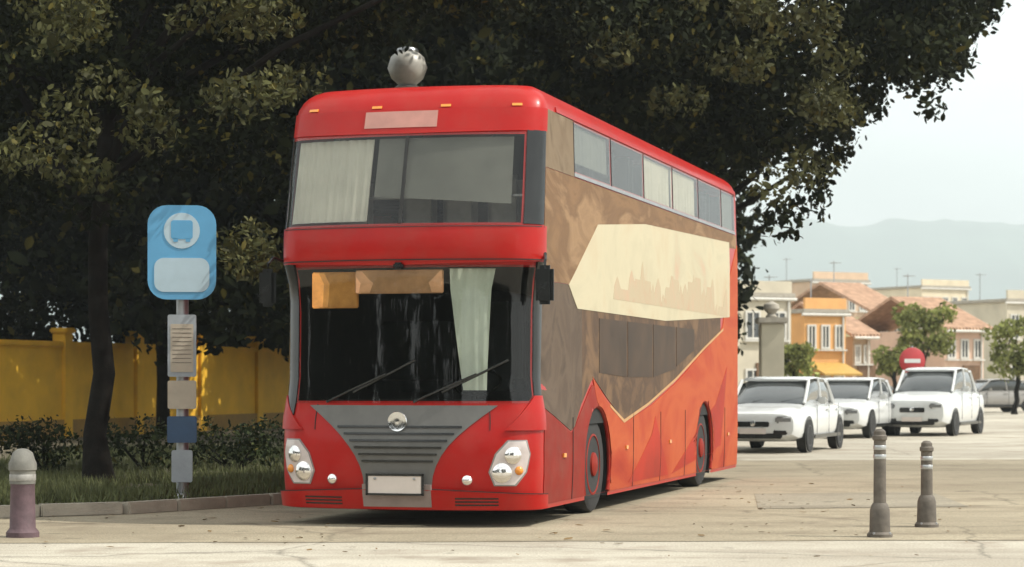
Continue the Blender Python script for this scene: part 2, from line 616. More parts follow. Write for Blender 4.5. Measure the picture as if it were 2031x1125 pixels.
# ------------------------------------------------------------------ vegetation helpers
def leaf_mesh(name, pts, normals_hint, size, m, parent, aspect=0.55, kind=None):
    """one folded six-sided leaf at each point, each with its own tone"""
    n = len(pts)
    d = RNG.normal(size=(n, 3))
    d[:, 2] -= 0.45
    d /= np.linalg.norm(d, axis=1)[:, None]
    e = np.cross(d, RNG.normal(size=(n, 3)))
    e /= np.linalg.norm(e, axis=1)[:, None]
    nn = np.cross(d, e)
    L = size * RNG.lognormal(0, 0.28, n)[:, None]
    W = L * aspect * 0.5 * RNG.uniform(0.75, 1.2, n)[:, None]
    f = nn * L * RNG.uniform(-0.02, 0.16, n)[:, None]
    droop = nn * L * RNG.uniform(0.0, 0.18, n)[:, None]
    base = pts - d * L * 0.5
    tip = pts + d * L * 0.5 - droop
    a1, a2 = pts - d * L * 0.2, pts + d * L * 0.17
    co = np.stack([base, a1 - e * W * 0.92 - f, a2 - e * W * 0.8 - f, tip, a2 + e * W * 0.8 - f, a1 + e * W * 0.92 - f], axis=1).reshape(-1, 3)
    me = bpy.data.meshes.new(name)
    me.vertices.add(6 * n)
    me.vertices.foreach_set('co', co.astype(np.float32).ravel())
    idx = np.arange(n)[:, None] * 6
    quads = np.concatenate([idx + np.array([[0, 1, 2, 3]]), idx + np.array([[0, 3, 4, 5]])], axis=1).reshape(-1)
    me.loops.add(8 * n)
    me.loops.foreach_set('vertex_index', quads.astype(np.int32))
    me.polygons.add(2 * n)
    me.polygons.foreach_set('loop_start', (np.arange(2 * n) * 4).astype(np.int32))
    me.polygons.foreach_set('loop_total', np.full(2 * n, 4, dtype=np.int32))
    at_ = me.attributes.new('tone', 'FLOAT', 'FACE')
    at_.data.foreach_set('value', np.repeat(RNG.lognormal(0, 0.38, n), 2).astype(np.float32))
    me.update(calc_edges=True)
    o = link(name, me, m, parent)
    if kind:
        o['kind'] = kind
    return o


def clump_points(centers, radii, per, flat=0.75, shell=0.55):
    out = []
    for c, r in zip(centers, radii):
        k = max(8, int(per * r ** 2))
        v = RNG.normal(size=(k, 3))
        v /= np.linalg.norm(v, axis=1)[:, None]
        rad = r * (shell + (1 - shell) * RNG.random(k) ** 0.6) * RNG.uniform(0.75, 1.15, k)
        p = v * rad[:, None]
        p[:, 2] *= flat
        out.append(np.asarray(c) + p)
    return np.concatenate(out)


def limb_path(a, b, sag=0.0, wob=0.15, n=6):
    a, b = Vector(a), Vector(b)
    L = (b - a).length
    pts = []
    for i in range(n):
        t = i / (n - 1)
        p = a.lerp(b, t)
        p.z += sag * math.sin(math.pi * t)
        if 0 < i < n - 1:
            p += Vector((random.uniform(-1, 1), random.uniform(-1, 1), random.uniform(-0.5, 0.5))) * wob * L * 0.2
        pts.append(p)
    return pts


def tree(name, label, loc, trunk_h, trunk_r, clumps, per, leaf, mleaf, cat='tree', group=None, nlimb=12):
    """clumps: list of ((x, y, z) relative to the base, radius)"""
    root = thing(name, label, cat, loc, 0, group)
    mb = MB()
    top = Vector((random.uniform(-.3, .3), random.uniform(-.3, .3), trunk_h))
    pts = limb_path((0, 0, -0.1), top, 0, 0.12, 7)
    rad = [trunk_r * (1.5 if i == 0 else 1.0 - 0.06 * i) for i in range(7)]
    mb.tube(pts, rad, 12)
    mb.build('trunk', M['bark'], root)
    if nlimb:
        lb = MB()
        for c, r in clumps[::max(1, len(clumps) // nlimb)]:
            st = pts[random.choice([4, 5, 6])]
            lb.tube(limb_path(st, c, 0.3, 0.25, 6), [trunk_r * .45, trunk_r * .36, trunk_r * .27, trunk_r * .2, trunk_r * .12, trunk_r * .05], 7)
        lb.build('limbs', M['bark'], root)
    cs = [c for c, r in clumps]
    rs = [r for c, r in clumps]
    leaf_mesh('crown', clump_points(cs, rs, per), None, leaf, mleaf, root)
    return root


# ------------------------------------------------------------------ the bus
BUS_W, BUS_L, BUS_H = 1.27, 11.5, 4.17
TH = R(15.2)
bus = thing('double_decker_bus', 'red double decker bus with brown, cream and orange wrap, parked under dark trees', 'bus',
            (-1.056, 21.233, 0), -TH)
CORNER_R, BOW = 0.30, 0.14


def plan_poly():
    """half outline of the bus in plan, from front centre round the right side to the rear centre"""
    pts = []
    W = BUS_W
    xb = W - CORNER_R
    for i in range(13):
        x = xb * i / 12
        pts.append((x, BOW * (x / xb) ** 2))
    sl0 = math.atan2(2 * BOW / xb, 1)
    n = 10
    for i in range(1, n + 1):
        t = i / n
        a = sl0 + (math.pi / 2 - sl0) * t
        x = xb + CORNER_R * (math.sin(a) - math.sin(sl0)) / (1 - math.sin(sl0))
        y = BOW + CORNER_R * (math.cos(sl0) - math.cos(a)) / math.cos(sl0)
        pts.append((x, y))
    y0 = pts[-1][1]
    for i in range(1, 41):
        pts.append((W, y0 + (BUS_L - 0.25 - y0) * i / 40))
    for i in range(1, 7):
        a = math.pi / 2 * i / 6
        pts.append((W - 0.25 + 0.25 * math.sin(math.pi / 2 - a), BUS_L - 0.25 + 0.25 * math.sin(a)))
    for i in range(1, 9):
        pts.append(((W - 0.25) * (1 - i / 8), BUS_L))
    return np.array(pts)


PLAN = plan_poly()
ARC = np.concatenate([[0], np.cumsum(np.linalg.norm(np.diff(PLAN, axis=0), axis=1))])
Y_SIDE = PLAN[22][1]
A_SIDE = ARC[22]
A_END = ARC[-1]


def side_a(s):
    """arc length of the point s metres behind the nose on the side"""
    return A_SIDE + (s - Y_SIDE)


FS = [(0.0, 0.08), (0.35, -0.02), (0.75, -0.03), (1.1, 0.03), (2.40, 0.07), (2.48, 0.02), (2.77, 0.03), (2.84, 0.06), (3.66, 0.30), (3.95, 0.40), (4.3, 0.48)]
WS = [(0.0, 0.98), (0.5, 1.0), (2.9, 1.0), (3.6, 0.985), (4.3, 0.97)]
WHEEL_Y = (2.72, 8.75)


def bus_point(a, z, off=0.0):
    sgn = 1 if a >= 0 else -1
    aa = min(abs(a), A_END)
    x = np.interp(aa, ARC, PLAN[:, 0])
    y = np.interp(aa, ARC, PLAN[:, 1])
    w = np.interp(z, [q[0] for q in WS], [q[1] for q in WS])
    fs = np.interp(z, [q[0] for q in FS], [q[1] for q in FS])
    inset = 0.0
    zt = 3.90
    if z > zt:
        t = min(1.0, (z - zt) / (BUS_H - zt))
        inset = 0.26 * (1 - math.sqrt(max(0, 1 - t * t)))
    k = max(0.0, 1 - y / 2.2)
    kk = 1 - y / BUS_L
    y = y + fs * k * k + inset * (2 * kk - 1)
    x = x * (w * BUS_W - inset) / BUS_W
    x *= 1 - 0.055 * k * k * float(np.interp(z, [1.0, 1.3, 2.2, 2.46], [0, 1, 1, 0]))
    if off:
        p1 = np.array([np.interp(min(aa + .02, A_END), ARC, PLAN[:, 0]), np.interp(min(aa + .02, A_END), ARC, PLAN[:, 1])])
        p0 = np.array([np.interp(max(aa - .02, 0), ARC, PLAN[:, 0]), np.interp(max(aa - .02, 0), ARC, PLAN[:, 1])])
        t = p1 - p0
        if aa < 0.02:
            t = np.array([1.0, 0.0])
        t /= np.linalg.norm(t)
        x += t[1] * off
        y += -t[0] * off
    return Vector((sgn * x, y, z))


def cut_arches(o, r=0.60):
    """open the wheel arches in a skin mesh: drop the faces over the wheel and pull the edge onto the circle"""
    me = o.data
    bm = bmesh.new()
    bm.from_mesh(me)
    kill = []
    for f in bm.faces:
        c = f.calc_center_median()
        if abs(c.x) > 0.9 and abs(f.normal.x) > 0.3:
            for wy in WHEEL_Y:
                if math.hypot(c.y - wy, c.z - 0.5) < r:
                    kill.append(f)
                    break
    if kill:
        bmesh.ops.delete(bm, geom=kill, context='FACES')
        for v in bm.verts:
            if abs(v.co.x) > 0.9:
                for wy in WHEEL_Y:
                    d = math.hypot(v.co.y - wy, v.co.z - 0.5)
                    if d < r + 0.035:
                        if v.co.z < 0.5:
                            v.co.y = wy + math.copysign(math.sqrt(max(0, r * r - (v.co.z - 0.5) ** 2)), v.co.y - wy)
                        else:
                            k = r / max(d, 1e-3)
                            v.co.y = wy + (v.co.y - wy) * k
                            v.co.z = 0.5 + (v.co.z - 0.5) * k
        bm.to_mesh(me)
    bm.free()


def fn(v):
    if callable(v):
        return v
    if isinstance(v, (list, tuple)):
        xs, ys = [q[0] for q in v], [q[1] for q in v]
        return lambda t: float(np.interp(t, xs, ys))
    return lambda t: v


def patch(name, m, a0, a1, z0, z1, off=0.006, th=0.02, na=10, nz=6, parent=None, smooth=True, arch=False, wave=0.0):
    """a panel that follows the bus skin; a0, a1 may vary with t (0 at z0, 1 at z1), z0, z1 with the fraction along a"""
    fa0, fa1, fz0, fz1 = fn(a0), fn(a1), fn(z0), fn(z1)
    vs, fs = [], []
    for o_ in (off, off - th):
        for j in range(nz + 1):
            t = j / nz
            for i in range(na + 1):
                q = i / na
                a = fa0(t) + (fa1(t) - fa0(t)) * q
                z = fz0(q) + (fz1(q) - fz0(q)) * t
                vs.append(bus_point(a, z, o_ + wave * (math.sin(a * 70) + .5 * math.sin(a * 31 + 2 * z))))
    N = (na + 1) * (nz + 1)
    for j in range(nz):
        for i in range(na):
            k = j * (na + 1) + i
            fs.append((k, k + 1, k + na + 2, k + na + 1))
            fs.append((N + k, N + k + na + 1, N + k + na + 2, N + k + 1))
    rim_ = [i for i in range(na + 1)] + [j * (na + 1) + na for j in range(1, nz + 1)] + \
           [nz * (na + 1) + i for i in range(na - 1, -1, -1)] + [j * (na + 1) for j in range(nz - 1, 0, -1)]
    for i in range(len(rim_)):
        p, q = rim_[i], rim_[(i + 1) % len(rim_)]
        fs.append((p, N + p, N + q, q))
    me = bpy.data.meshes.new(name)
    me.from_pydata([tuple(v) for v in vs], [], fs)
    bm = bmesh.new()
    bm.from_mesh(me)
    bmesh.ops.recalc_face_normals(bm, faces=bm.faces)
    bm.to_mesh(me)
    bm.free()
    o = link(name, me, m, parent or bus)
    if arch:
        cut_arches(o)
    if smooth:
        me.polygons.foreach_set('use_smooth', [True] * len(me.polygons))
        me.set_sharp_from_angle(angle=R(35))
    return o


LW = (-1.11, 1.30, 1.17, 2.41)       # lower windscreen opening (a0, a1, z0, z1)
UW = (-1.38, 1.14, 2.82, 3.66)       # upper windscreen opening
SIDE_WIN_UP = [(1.75, 3.35), (3.42, 5.02), (5.09, 6.69), (6.76, 8.36), (8.43, 10.03), (10.10, 11.1)]
UPZ = (3.42, 3.90)


def shell():
    za = sorted(set([0.16, 0.24, 0.32, 0.4, 0.48, 0.56, 0.64, 0.72, 0.8, 0.88, 0.96, 1.04, 1.12, 1.17, 1.4, 1.7, 2.0, 2.3, 2.41, 2.6, 2.82, 3.0, 3.2, 3.42, 3.55, 3.66, 3.78, 3.90, 3.97, 4.04, 4.09, 4.13, 4.155, BUS_H]))
    aset = set([round(x, 4) for x in np.linspace(-A_END, A_END, 340)])
    aset |= {LW[0], LW[1], UW[0], UW[1]}
    for s0, s1 in SIDE_WIN_UP:
        for s in (s0, s1):
            aset.add(round(side_a(s), 4))
            aset.add(round(-side_a(s), 4))
    al = sorted(aset)
    ups = [(side_a(a), side_a(b)) for a, b in SIDE_WIN_UP]
    vs = [bus_point(a, z) for z in za for a in al]
    fs = []
    n = len(al)
    for j in range(len(za) - 1):
        zc = (za[j] + za[j + 1]) / 2
        for i in range(n - 1):
            ac = (al[i] + al[i + 1]) / 2
            if LW[0] < ac < LW[1] and LW[2] < zc < LW[3]:
                continue
            if UW[0] < ac < UW[1] and UW[2] < zc < UW[3]:
                continue
            if UPZ[0] < zc < UPZ[1] and any(p < abs(ac) < q for p, q in ups):
                continue
            k = j * n + i
            fs.append((k, k + 1, k + n + 1, k + n))
    top = [(len(za) - 1) * n + i for i in range(n)]
    fs.append(tuple(top[:-1]))
    o = pydata('body', vs, fs, M['red'], bus, smooth=True)
    cut_arches(o)
    o.data.set_sharp_from_angle(angle=R(45))
    return o


body = shell()

# windscreens and their surrounds
patch('lower_windscreen', M['glass_low'], LW[0] - .02, LW[1] + .02, LW[2] - .02, LW[3] + .02, 0.008, 0.012, 24, 8)
patch('upper_windscreen', M['glass'], UW[0] - .02, UW[1] + .02, UW[2] - .02, UW[3] + .02, 0.008, 0.012, 24, 8)
patch('windscreen_surround', M['black'], LW[1] + .022, [(0, 1.44), (1, 1.52)], 1.02, 2.46, 0.012, 0.03, 6, 8)
patch('windscreen_surround', M['black'], [(0, -1.42), (1, -1.60)], LW[0] - .022, 1.02, 2.46, 0.012, 0.03, 6, 8)
patch('upper_pillar', M['black'], UW[1] + .022, 1.42, 2.81, 3.70, 0.012, 0.03, 6, 6)
patch('upper_pillar', M['black'], -1.48, UW[0] - .022, 2.81, 3.70, 0.012, 0.03, 4, 6)
patch('windscreen_divider', M['rubber'], -0.015, 0.015, UW[2], UW[3], 0.014, 0.02, 2, 4)
hd_ = patch('roof_header', M['red'], -1.45, 1.45, [(0, 3.70), (.5, 3.68), (1, 3.70)], 3.92, 0.014, 0.03, 24, 3)
patch('header_panel', mat('header_pale', (0.44, 0.20, 0.16), 0.35, var=0.12, scale=5, coat=0.3), -0.45, 0.28, 3.74, 3.90, 0.02, 0.01, 10, 2, hd_)
patch('middle_band', M['red'], -1.6, 1.5, [(0, 2.47), (.5, 2.43), (1, 2.47)], 2.80, 0.02, 0.04, 30, 4)
# grey V shaped grille panel
gp = patch('grille_panel', M['grey_panel'], lambda t: -0.33 - 0.62 * t ** 2, lambda t: 0.33 + 0.62 * t ** 2, 0.38, 1.13, 0.012, 0.03, 16, 8)
for k in range(6):
    t = 0.30 + 0.085 * k
    z = 0.38 + 0.75 * t
    w = 0.29 + 0.60 * t ** 2
    patch('grille_slat', M['black'], -w, w, z, z + 0.018, 0.026, 0.016, 14, 1, gp)
em = MB().lathe([(0.0, 0.0), (0.08, 0.004), (0.095, 0.016), (0.09, 0.024), (0.06, 0.018), (0.0, 0.022)], (0, 0, 0), 'Y', 28)
e = em.build('badge', M['chrome'], gp)
e.location = bus_point(0, 0.98, 0.02)
e.rotation_euler = (0, 0, math.pi)
patch('bumper', M['red'], -1.5, 1.5, 0.17, [(0, .30), (.3, .34), (.5, .36), (.7, .34), (1, .30)], 0.05, 0.08, 30, 3)
patch('bumper_centre', M['grey_light'], -0.33, 0.33, 0.19, 0.40, 0.056, 0.05, 10, 2)
pl = MB().box((0, 0, 0), (0.52, 0.015, 0.20), 0, 0.005).build('number_plate', M['plate'], bus)
pl.location = bus_point(0, 0.40, 0.075)
fr = MB()
for dx, dz, sx, sz_ in ((0, .09, .56, .02), (0, -.09, .56, .02), (-.27, 0, .02, .2), (.27, 0, .02, .2)):
    fr.box((dx, -0.004, dz), (sx, .02, sz_))
fr.build('plate_frame', M['black'], pl)
for dx in (-0.19, 0.19):
    b = MB().lathe([(0.012, 0.0), (0.012, -0.012), (0.0, -0.014)], (dx, -0.008, 0.055), 'Y', 10).build('screw', M['steel'], pl)


def lamp(a, z, r, parent, m, name='lamp', ring=True):
    mb = MB().lathe([(r, 0.02), (r, -0.004), (r * 0.9, -0.010), (r * 0.7, -0.018), (r * 0.35, -0.024), (0.0, -0.026)], (0, 0, 0), 'Y', 24)
    o = mb.build(name, m, parent)
    p2 = bus_point(a + .05, z, 0.03) - bus_point(a - .05, z, 0.03)
    o.location = bus_point(a, z, 0.016)
    o.rotation_euler = (0, 0, math.atan2(p2.y, p2.x))
    return o


M['lamp_black'] = mat('lamp_housing', (0.30, 0.27, 0.26), 0.25, metal=0.4, var=0.2)
M['reflector'] = mat('reflector', (0.82, 0.80, 0.78), 0.08, metal=0.9, var=0.05, coat=1.0)
for sg in (-1, 1):
    def edge(lo, hi):
        return (lo, hi) if sg > 0 else ([(x, -y) for x, y in hi], [(x, -y) for x, y in lo])
    # tall tapering lamp unit
    e0, e1 = edge([(0, 0.92), (.3, 0.87), (.7, 0.93), (1, 1.04)], [(0, 1.10), (.3, 1.20), (.7, 1.24), (1, 1.20)])
    hl = patch('headlight', M['lens'], e0, e1, 0.40, 0.80, 0.012, 0.03, 8, 10)
    e0, e1 = edge([(0, 0.91), (.3, 0.855), (.7, 0.915), (1, 1.03)], [(0, 1.115), (.3, 1.215), (.7, 1.255), (1, 1.215)])
    patch('lamp_housing', M['lamp_black'], e0, e1, 0.388, 0.812, 0.007, 0.02, 8, 10, hl)
    lamp(sg * 0.98, 0.51, 0.09, hl, M['reflector'], 'lamp')
    lamp(sg * 1.08, 0.67, 0.078, hl, M['reflector'], 'lamp')
    lamp(sg * 1.135, 0.53, 0.04, hl, M['amber'], 'indicator')
    # red cheek that rises beside the windscreen
    e0, e1 = edge([(0, 1.00), (1, 1.32)], [(0, 1.50), (1, 1.46)])
    patch('cheek', M['red'], e0, e1, 0.90, 1.22, 0.022, 0.04, 8, 5)
    lamp(sg * 0.66, 0.44, 0.05, bus, M['reflector'], 'fog_lamp')
    # mirrors
    p0 = bus_point(sg * 1.42, 2.50, 0.02)
    arm = MB().tube([p0, p0 + Vector((sg * .05, -.16, .03)), p0 + Vector((sg * .07, -.24, -.03)), p0 + Vector((sg * .07, -.25, -.12))], 0.016, 8)
    a = arm.build('mirror_arm', M['black'], bus)
    mm = MB().box((0, 0, 0), (0.17, 0.08, 0.36), 0, 0.035).build('mirror', M['black'], a)
    mm.location = p0 + Vector((sg * .07, -.25, -.26))
for a_ in (-1.05, -0.35, 0.35, 1.05):
    patch('roof_marker', M['amber'], a_ - .05, a_ + .05, 3.935, 3.96, 0.012, 0.02, 3, 1)
patch('band_seam', M['rubber'], -1.45, 1.42, 2.475, 2.485, 0.0225, 0.006, 26, 1)
patch('band_seam', M['rubber'], -1.45, 1.42, 2.785, 2.793, 0.0225, 0.006, 26, 1)
patch('bumper_seam', M['rubber'], -1.5, -0.34, [(0, .30), (1, .355)], [(0, .308), (1, .363)], 0.052, 0.02, 14, 1)
patch('bumper_seam', M['rubber'], 0.34, 1.5, [(0, .355), (1, .30)], [(0, .363), (1, .308)], 0.052, 0.02, 14, 1)
for sg in (-1, 1):
    patch('cheek_seam', M['rubber'], sg * 0.86, sg * 0.868, 0.90, 1.14, 0.006, 0.008, 1, 4)
    for zz in (0.205, 0.235, 0.265):
        patch('bumper_vent', M['black'], sg * 0.55, sg * 0.95, zz, zz + .014, 0.0535, 0.01, 6, 1)
cm = MB().box((0, 0, 0), (0.09, 0.07, 0.06), 0, 0.015).build('camera_pod', M['black'], bus)
cm.location = bus_point(0.0, 2.425, 0.04)
for x0 in (-0.75, 0.15):
    w = MB()
    b = bus_point(x0, 1.16, 0.03)
    tip = bus_point(x0 + 0.62, 1.42, 0.035)
    w.tube([b, b.lerp(tip, .5) + Vector((0, -.03, 0)), tip], 0.011, 6)
    w.tube([bus_point(x0 + 0.28, 1.25, 0.028), bus_point(x0 + 0.92, 1.55, 0.028)], 0.012, 6)
    w.build('wiper', M['black'], bus)

# interior
MB().box((0, 6.0, 0.85), (2.36, 10.6, 0.06)).box((0, 6.0, 2.56), (2.36, 10.4, 0.12)).box((0, 11.1, 2.4), (2.3, 0.05, 3.0)).build('interior_floor', M['interior'], bus)
for sg in (-1, 1):
    patch('interior_lining', M['interior'], sg * 1.36, sg * side_a(10.8), 0.92, 2.60, -0.03, 0.01, 40, 3)
pn = MB().box((0, 0.62, 1.06), (2.0, 0.35, 0.24), 0, 0.05).build('dashboard', M['interior'], bus)
sw = MB()
ring = [Vector((0.22 * math.cos(a), 0.22 * math.sin(a) * .8, 0.22 * math.sin(a) * .55)) for a in np.linspace(0, 2 * math.pi, 21)]
sw.tube([p + Vector((.5, .95, 1.34)) for p in ring], 0.016, 6, False)
sw.tube([(.5, .95, 1.34), (.5, .75, 1.1)], 0.03, 6)
sw.build('steering_wheel', M['black'], pn)
for fz, ys in ((0.88, np.arange(2.8, 10.5, 0.95)), (2.74, np.arange(1.7, 10.8, 0.95))):
    for y in ys:
        for x in (-0.76, 0.76):
            MB().box((x, y, fz + .42), (0.86, 0.44, 0.12), 0, 0.03).box((x, y + .24, fz + .80), (0.86, 0.1, 0.62), 0, 0.04).build('passenger_seat', M['seat'], bus)
MB().box((.5, 1.6, 1.32), (0.5, 0.46, 0.12), 0, 0.03).box((.5, 1.86, 1.75), (0.48, 0.12, 0.8), 0, 0.04).build('driver_seat', M['seat'], bus)
patch('sunblind', M['blind'], -1.30, -0.36, 2.85, 3.64, -0.05, 0.012, 90, 5, wave=0.010)  # this and the next panel stand in for the reflected sky
patch('sunblind', M['blind_dark'], -0.30, 1.04, [(0, 3.08), (1, 3.0)], 3.64, -0.04, 0.012, 30, 5)
for x in (-0.62, 0.02, 0.42, 0.86):
    MB().box((x, 0.62, 3.05), (0.34, 0.10, 0.50), 0, 0.05).build('headrest', M['seat_pale'], bus)
MB().tube([(-1.1, 0.36, 3.08), (1.1, 0.36, 3.08)], 0.016, 8).build('grab_rail', M['steel'], bus)
patch('curtain', M['curtain'], [(0, 0.63), (1, 0.47)], [(0, 0.86), (1, 0.91)], 1.27, 2.40, -0.05, 0.012, 40, 6, wave=0.008)  # added pale strip in place of a sky gap mirrored in the glass
rb = MB().box((0, 0, 0), (0.46, 0.03, 0.34), 0, 0.01).build('route_board', mat('board_orange', (0.85, 0.36, 0.09), 0.6, var=0.25, scale=8), bus)
rb.location = bus_point(-0.72, 2.21, -0.03)
rb = MB().box((0, 0, 0), (0.86, 0.03, 0.22), 0, 0.01).build('sun_visor', mat('visor_tan', (0.66, 0.34, 0.17), 0.6, var=0.2, scale=8), bus)
rb.location = bus_point(-0.02, 2.28, -0.03)

# side: upper windows, picture wrap
S = side_a
for sg in (1, -1):
    for s0, s1 in SIDE_WIN_UP:
        f = patch('upper_window', M['glass_dark'], sg * S(s0 - .01), sg * S(s1 + .01), UPZ[0] - .01, UPZ[1] + .01, 0.004, 0.008, 3, 3)
        patch('window_seal', M['rubber'], sg * S(s0 - .035), sg * S(s0 - .012), UPZ[0] - .01, UPZ[1] + .01, 0.007, 0.01, 1, 2, f)
    for k, bm_ in ((0, 'blind_dark'), (2, 'blind_warm'), (3, 'blind_warm'), (5, 'blind_dark')):
        s0, s1 = SIDE_WIN_UP[k]
        patch('window_blind', M[bm_], sg * S(s0 + .04), sg * S(s1 - .04), UPZ[0] + (.0 if k != 0 else .1), UPZ[1] - .01, -0.03, 0.008, 60, 3, wave=0.007)  # added panels whose tones replace the reflections in these windows
    patch('window_ledge', M['steel'], sg * S(1.7), sg * S(11.1), UPZ[0] - .05, UPZ[0] - .015, 0.014, 0.02, 30, 1)
M['tan2'] = print_mat('bus_tan_light', [(0.11, 0.075, 0.047), (0.19, 0.14, 0.09), (0.15, 0.105, 0.066), (0.23, 0.175, 0.115)], 1.5, 0.55)
patch('tan_wrap', M['tan'], S(0.46), S(11.2), [(0, 2.91), (.1, 2.92), (1, 3.18)], 3.36, 0.004, 0.008, 60, 4)
patch('corner_wrap', M['tan2'], S(0.35), S(1.70), 3.365, 3.92, 0.006, 0.008, 8, 4)
patch('corner_wrap', M['tan'], S(0.46), S(2.70), 2.3, [(0, 2.925), (1, 2.965)], 0.0052, 0.008, 10, 6)
M['brown_soft'] = print_mat('bus_taupe_vinyl', [(0.06, 0.043, 0.032), (0.115, 0.083, 0.06), (0.085, 0.06, 0.044), (0.14, 0.10, 0.07)], 1.4, 0.55)
patch('corner_wrap', M['brown_soft'], S(0.46), S(2.0), [(0, 1.12), (.75, 0.85), (1, 1.15)], 2.295, 0.0054, 0.008, 10, 6)
patch('cream_panel', M['cream'], [(0, S(1.80)), (.25, S(1.45)), (1, S(2.7))], S(10.6), [(0, 2.07), (.5, 2.06), (1, 2.22)], [(0, 2.96), (.3, 3.12), (1, 3.235)], 0.010, 0.012, 40, 8)
# faint rooftops printed along the cream panel, and a pale line where brown meets orange
M['cream_print'] = print_mat('cream_print', [(0.44, 0.30, 0.20), (0.42, 0.35, 0.24), (0.46, 0.33, 0.23)], 2.0, 0.55)
random.seed(77)
sk = [(0, 2.25)]
q_ = 0.0
while q_ < 0.97:
    w_, h_ = random.uniform(.025, .06), random.uniform(2.3, 2.66)
    if random.random() < .45:
        sk += [(q_ + .001, h_ - .08), (q_ + w_ / 2, h_ + .06), (q_ + w_ - .001, h_ - .08)]
    else:
        sk += [(q_ + .001, h_), (q_ + w_ - .001, h_)]
    q_ += w_
sk.append((1, 2.3))
patch('print_skyline', M['cream_print'], S(3.4), S(10.4), 2.22, sk, 0.0115, 0.006, 160, 2)
# brown picture over the lower windows, with panes showing through
patch('brown_wrap', M['brown'], S(2.0), S(9.9), [(0, 1.14), (.06, 1.40), (.14, 1.18), (.25, 0.92), (.43, 1.10), (.62, 1.37), (.85, 1.78), (1, 2.0)], [(0, 2.10), (.5, 2.12), (1, 2.27)], 0.0056, 0.008, 60, 8)
M['pane_tint'] = mat('tinted_pane', (0.06, 0.04, 0.028), 0.45, var=0.4, scale=1.5, spec=0.06)
for s0, s1, zb0, zb1 in ((2.75, 4.05, 1.44, 1.40), (4.12, 5.42, 1.40, 1.40), (5.49, 6.79, 1.40, 1.50), (6.86, 8.0, 1.53, 1.74)):
    w = patch('lower_window', M['pane_tint'], S(s0), S(s1), [(0, zb0), (1, zb1)], 2.0, 0.0095, 0.006, 8, 3)
M['red_dark'] = mat('bus_deep_red_vinyl', (0.23, 0.016, 0.010), 0.5, var=0.25, scale=1.2, spec=0.08, dirt=0.15)
patch('deep_red_wrap', M['red_dark'], S(0.50), S(2.9), 0.2, [(0, 1.10), (.45, 0.84), (.8, 1.32), (1, 1.24)], 0.0062, 0.009, 26, 10, arch=True)
patch('orange_wrap', M['orange'], [(0, S(3.2)), (.6, S(2.85)), (1, S(2.45))], S(11.25), 0.2,
      [(0, 1.40), (.07, 1.16), (.17, 0.905), (.34, 1.085), (.51, 1.355), (.72, 1.765), (.84, 1.98), (.87, 2.1), (.90, 2.6), (1, 3.23)], 0.0078, 0.0095, 90, 14, arch=True)
M['line'] = mat('pinstripe', (0.46, 0.27, 0.13), 0.5, var=0.1, spec=0.1)
patch('pinstripe', M['line'], S(3.25), S(10.1), [(0, 1.085), (.10, .905), (.29, 1.085), (.52, 1.36), (.80, 1.765), (1, 2.03)], [(0, 1.115), (.10, .94), (.29, 1.115), (.52, 1.39), (.80, 1.795), (1, 2.06)], 0.0105, 0.004, 60, 1)
M['flame'] = mat('bus_red_orange_vinyl', (0.34, 0.03, 0.015), 0.5, var=0.25, scale=1.4, spec=0.08)
patch('flame_shape', M['flame'], [(0, S(6.6)), (1, S(8.6))], [(0, S(9.9)), (1, S(10.4))], [(0, .25), (1, .5)], [(0, .85), (.5, 1.05), (1, 1.55)], 0.0105, 0.006, 24, 8, arch=True)
patch('flame_shape', M['flame'], [(0, S(4.2)), (1, S(5.4))], [(0, S(6.4)), (1, S(5.6))], .25, [(0, .75), (1, .95)], 0.0105, 0.006, 14, 6)
patch('roof_rail', M['red'], S(0.9), S(11.2), 3.925, 3.975, 0.014, 0.03, 40, 2)
# skirt seams, filler flap, side markers
for s in (1.6, 4.4, 5.9, 7.4, 10.2):
    patch('seam', M['rubber'], S(s), S(s + .012), 0.2, 1.0, 0.0125, 0.004, 1, 6)
for s in (1.2, 4.0, 6.4, 10.4):
    patch('side_marker', M['amber'], S(s), S(s + .10), 0.62, 0.66, 0.022, 0.02, 2, 1)


M['rim_dusty'] = mat('rim_dusty', (0.10, 0.07, 0.062), 0.6, metal=0.3, var=0.3, scale=9)


def wheel(x, y, sg):
    t = MB().lathe([(0.28, -0.13), (0.44, -0.14), (0.48, -0.12), (0.495, -0.08), (0.50, 0.0), (0.495, 0.08), (0.48, 0.12), (0.44, 0.14), (0.28, 0.13)], (0, 0, 0), 'X', 40).build('wheel', M['rubber'], bus)
    t.location = (x, y, 0.50)
    r = MB().lathe([(0.30, 0.10), (0.315, 0.135), (0.295, 0.14), (0.27, 0.09), (0.20, 0.07), (0.13, 0.10), (0.12, 0.15), (0.09, 0.165), (0.0, 0.17)], (0, 0, 0), 'X', 30)
    for k in range(10):
        an = 2 * math.pi * k / 10
        r.lathe([(0.018, 0.07), (0.018, 0.105), (0.0, 0.11)], (0, 0.215 * math.cos(an), 0.215 * math.sin(an)), 'X', 6)
    ro = r.build('rim', M['red_dark'], t)
    if sg < 0:
        ro.rotation_euler = (0, 0, math.pi)
    return t


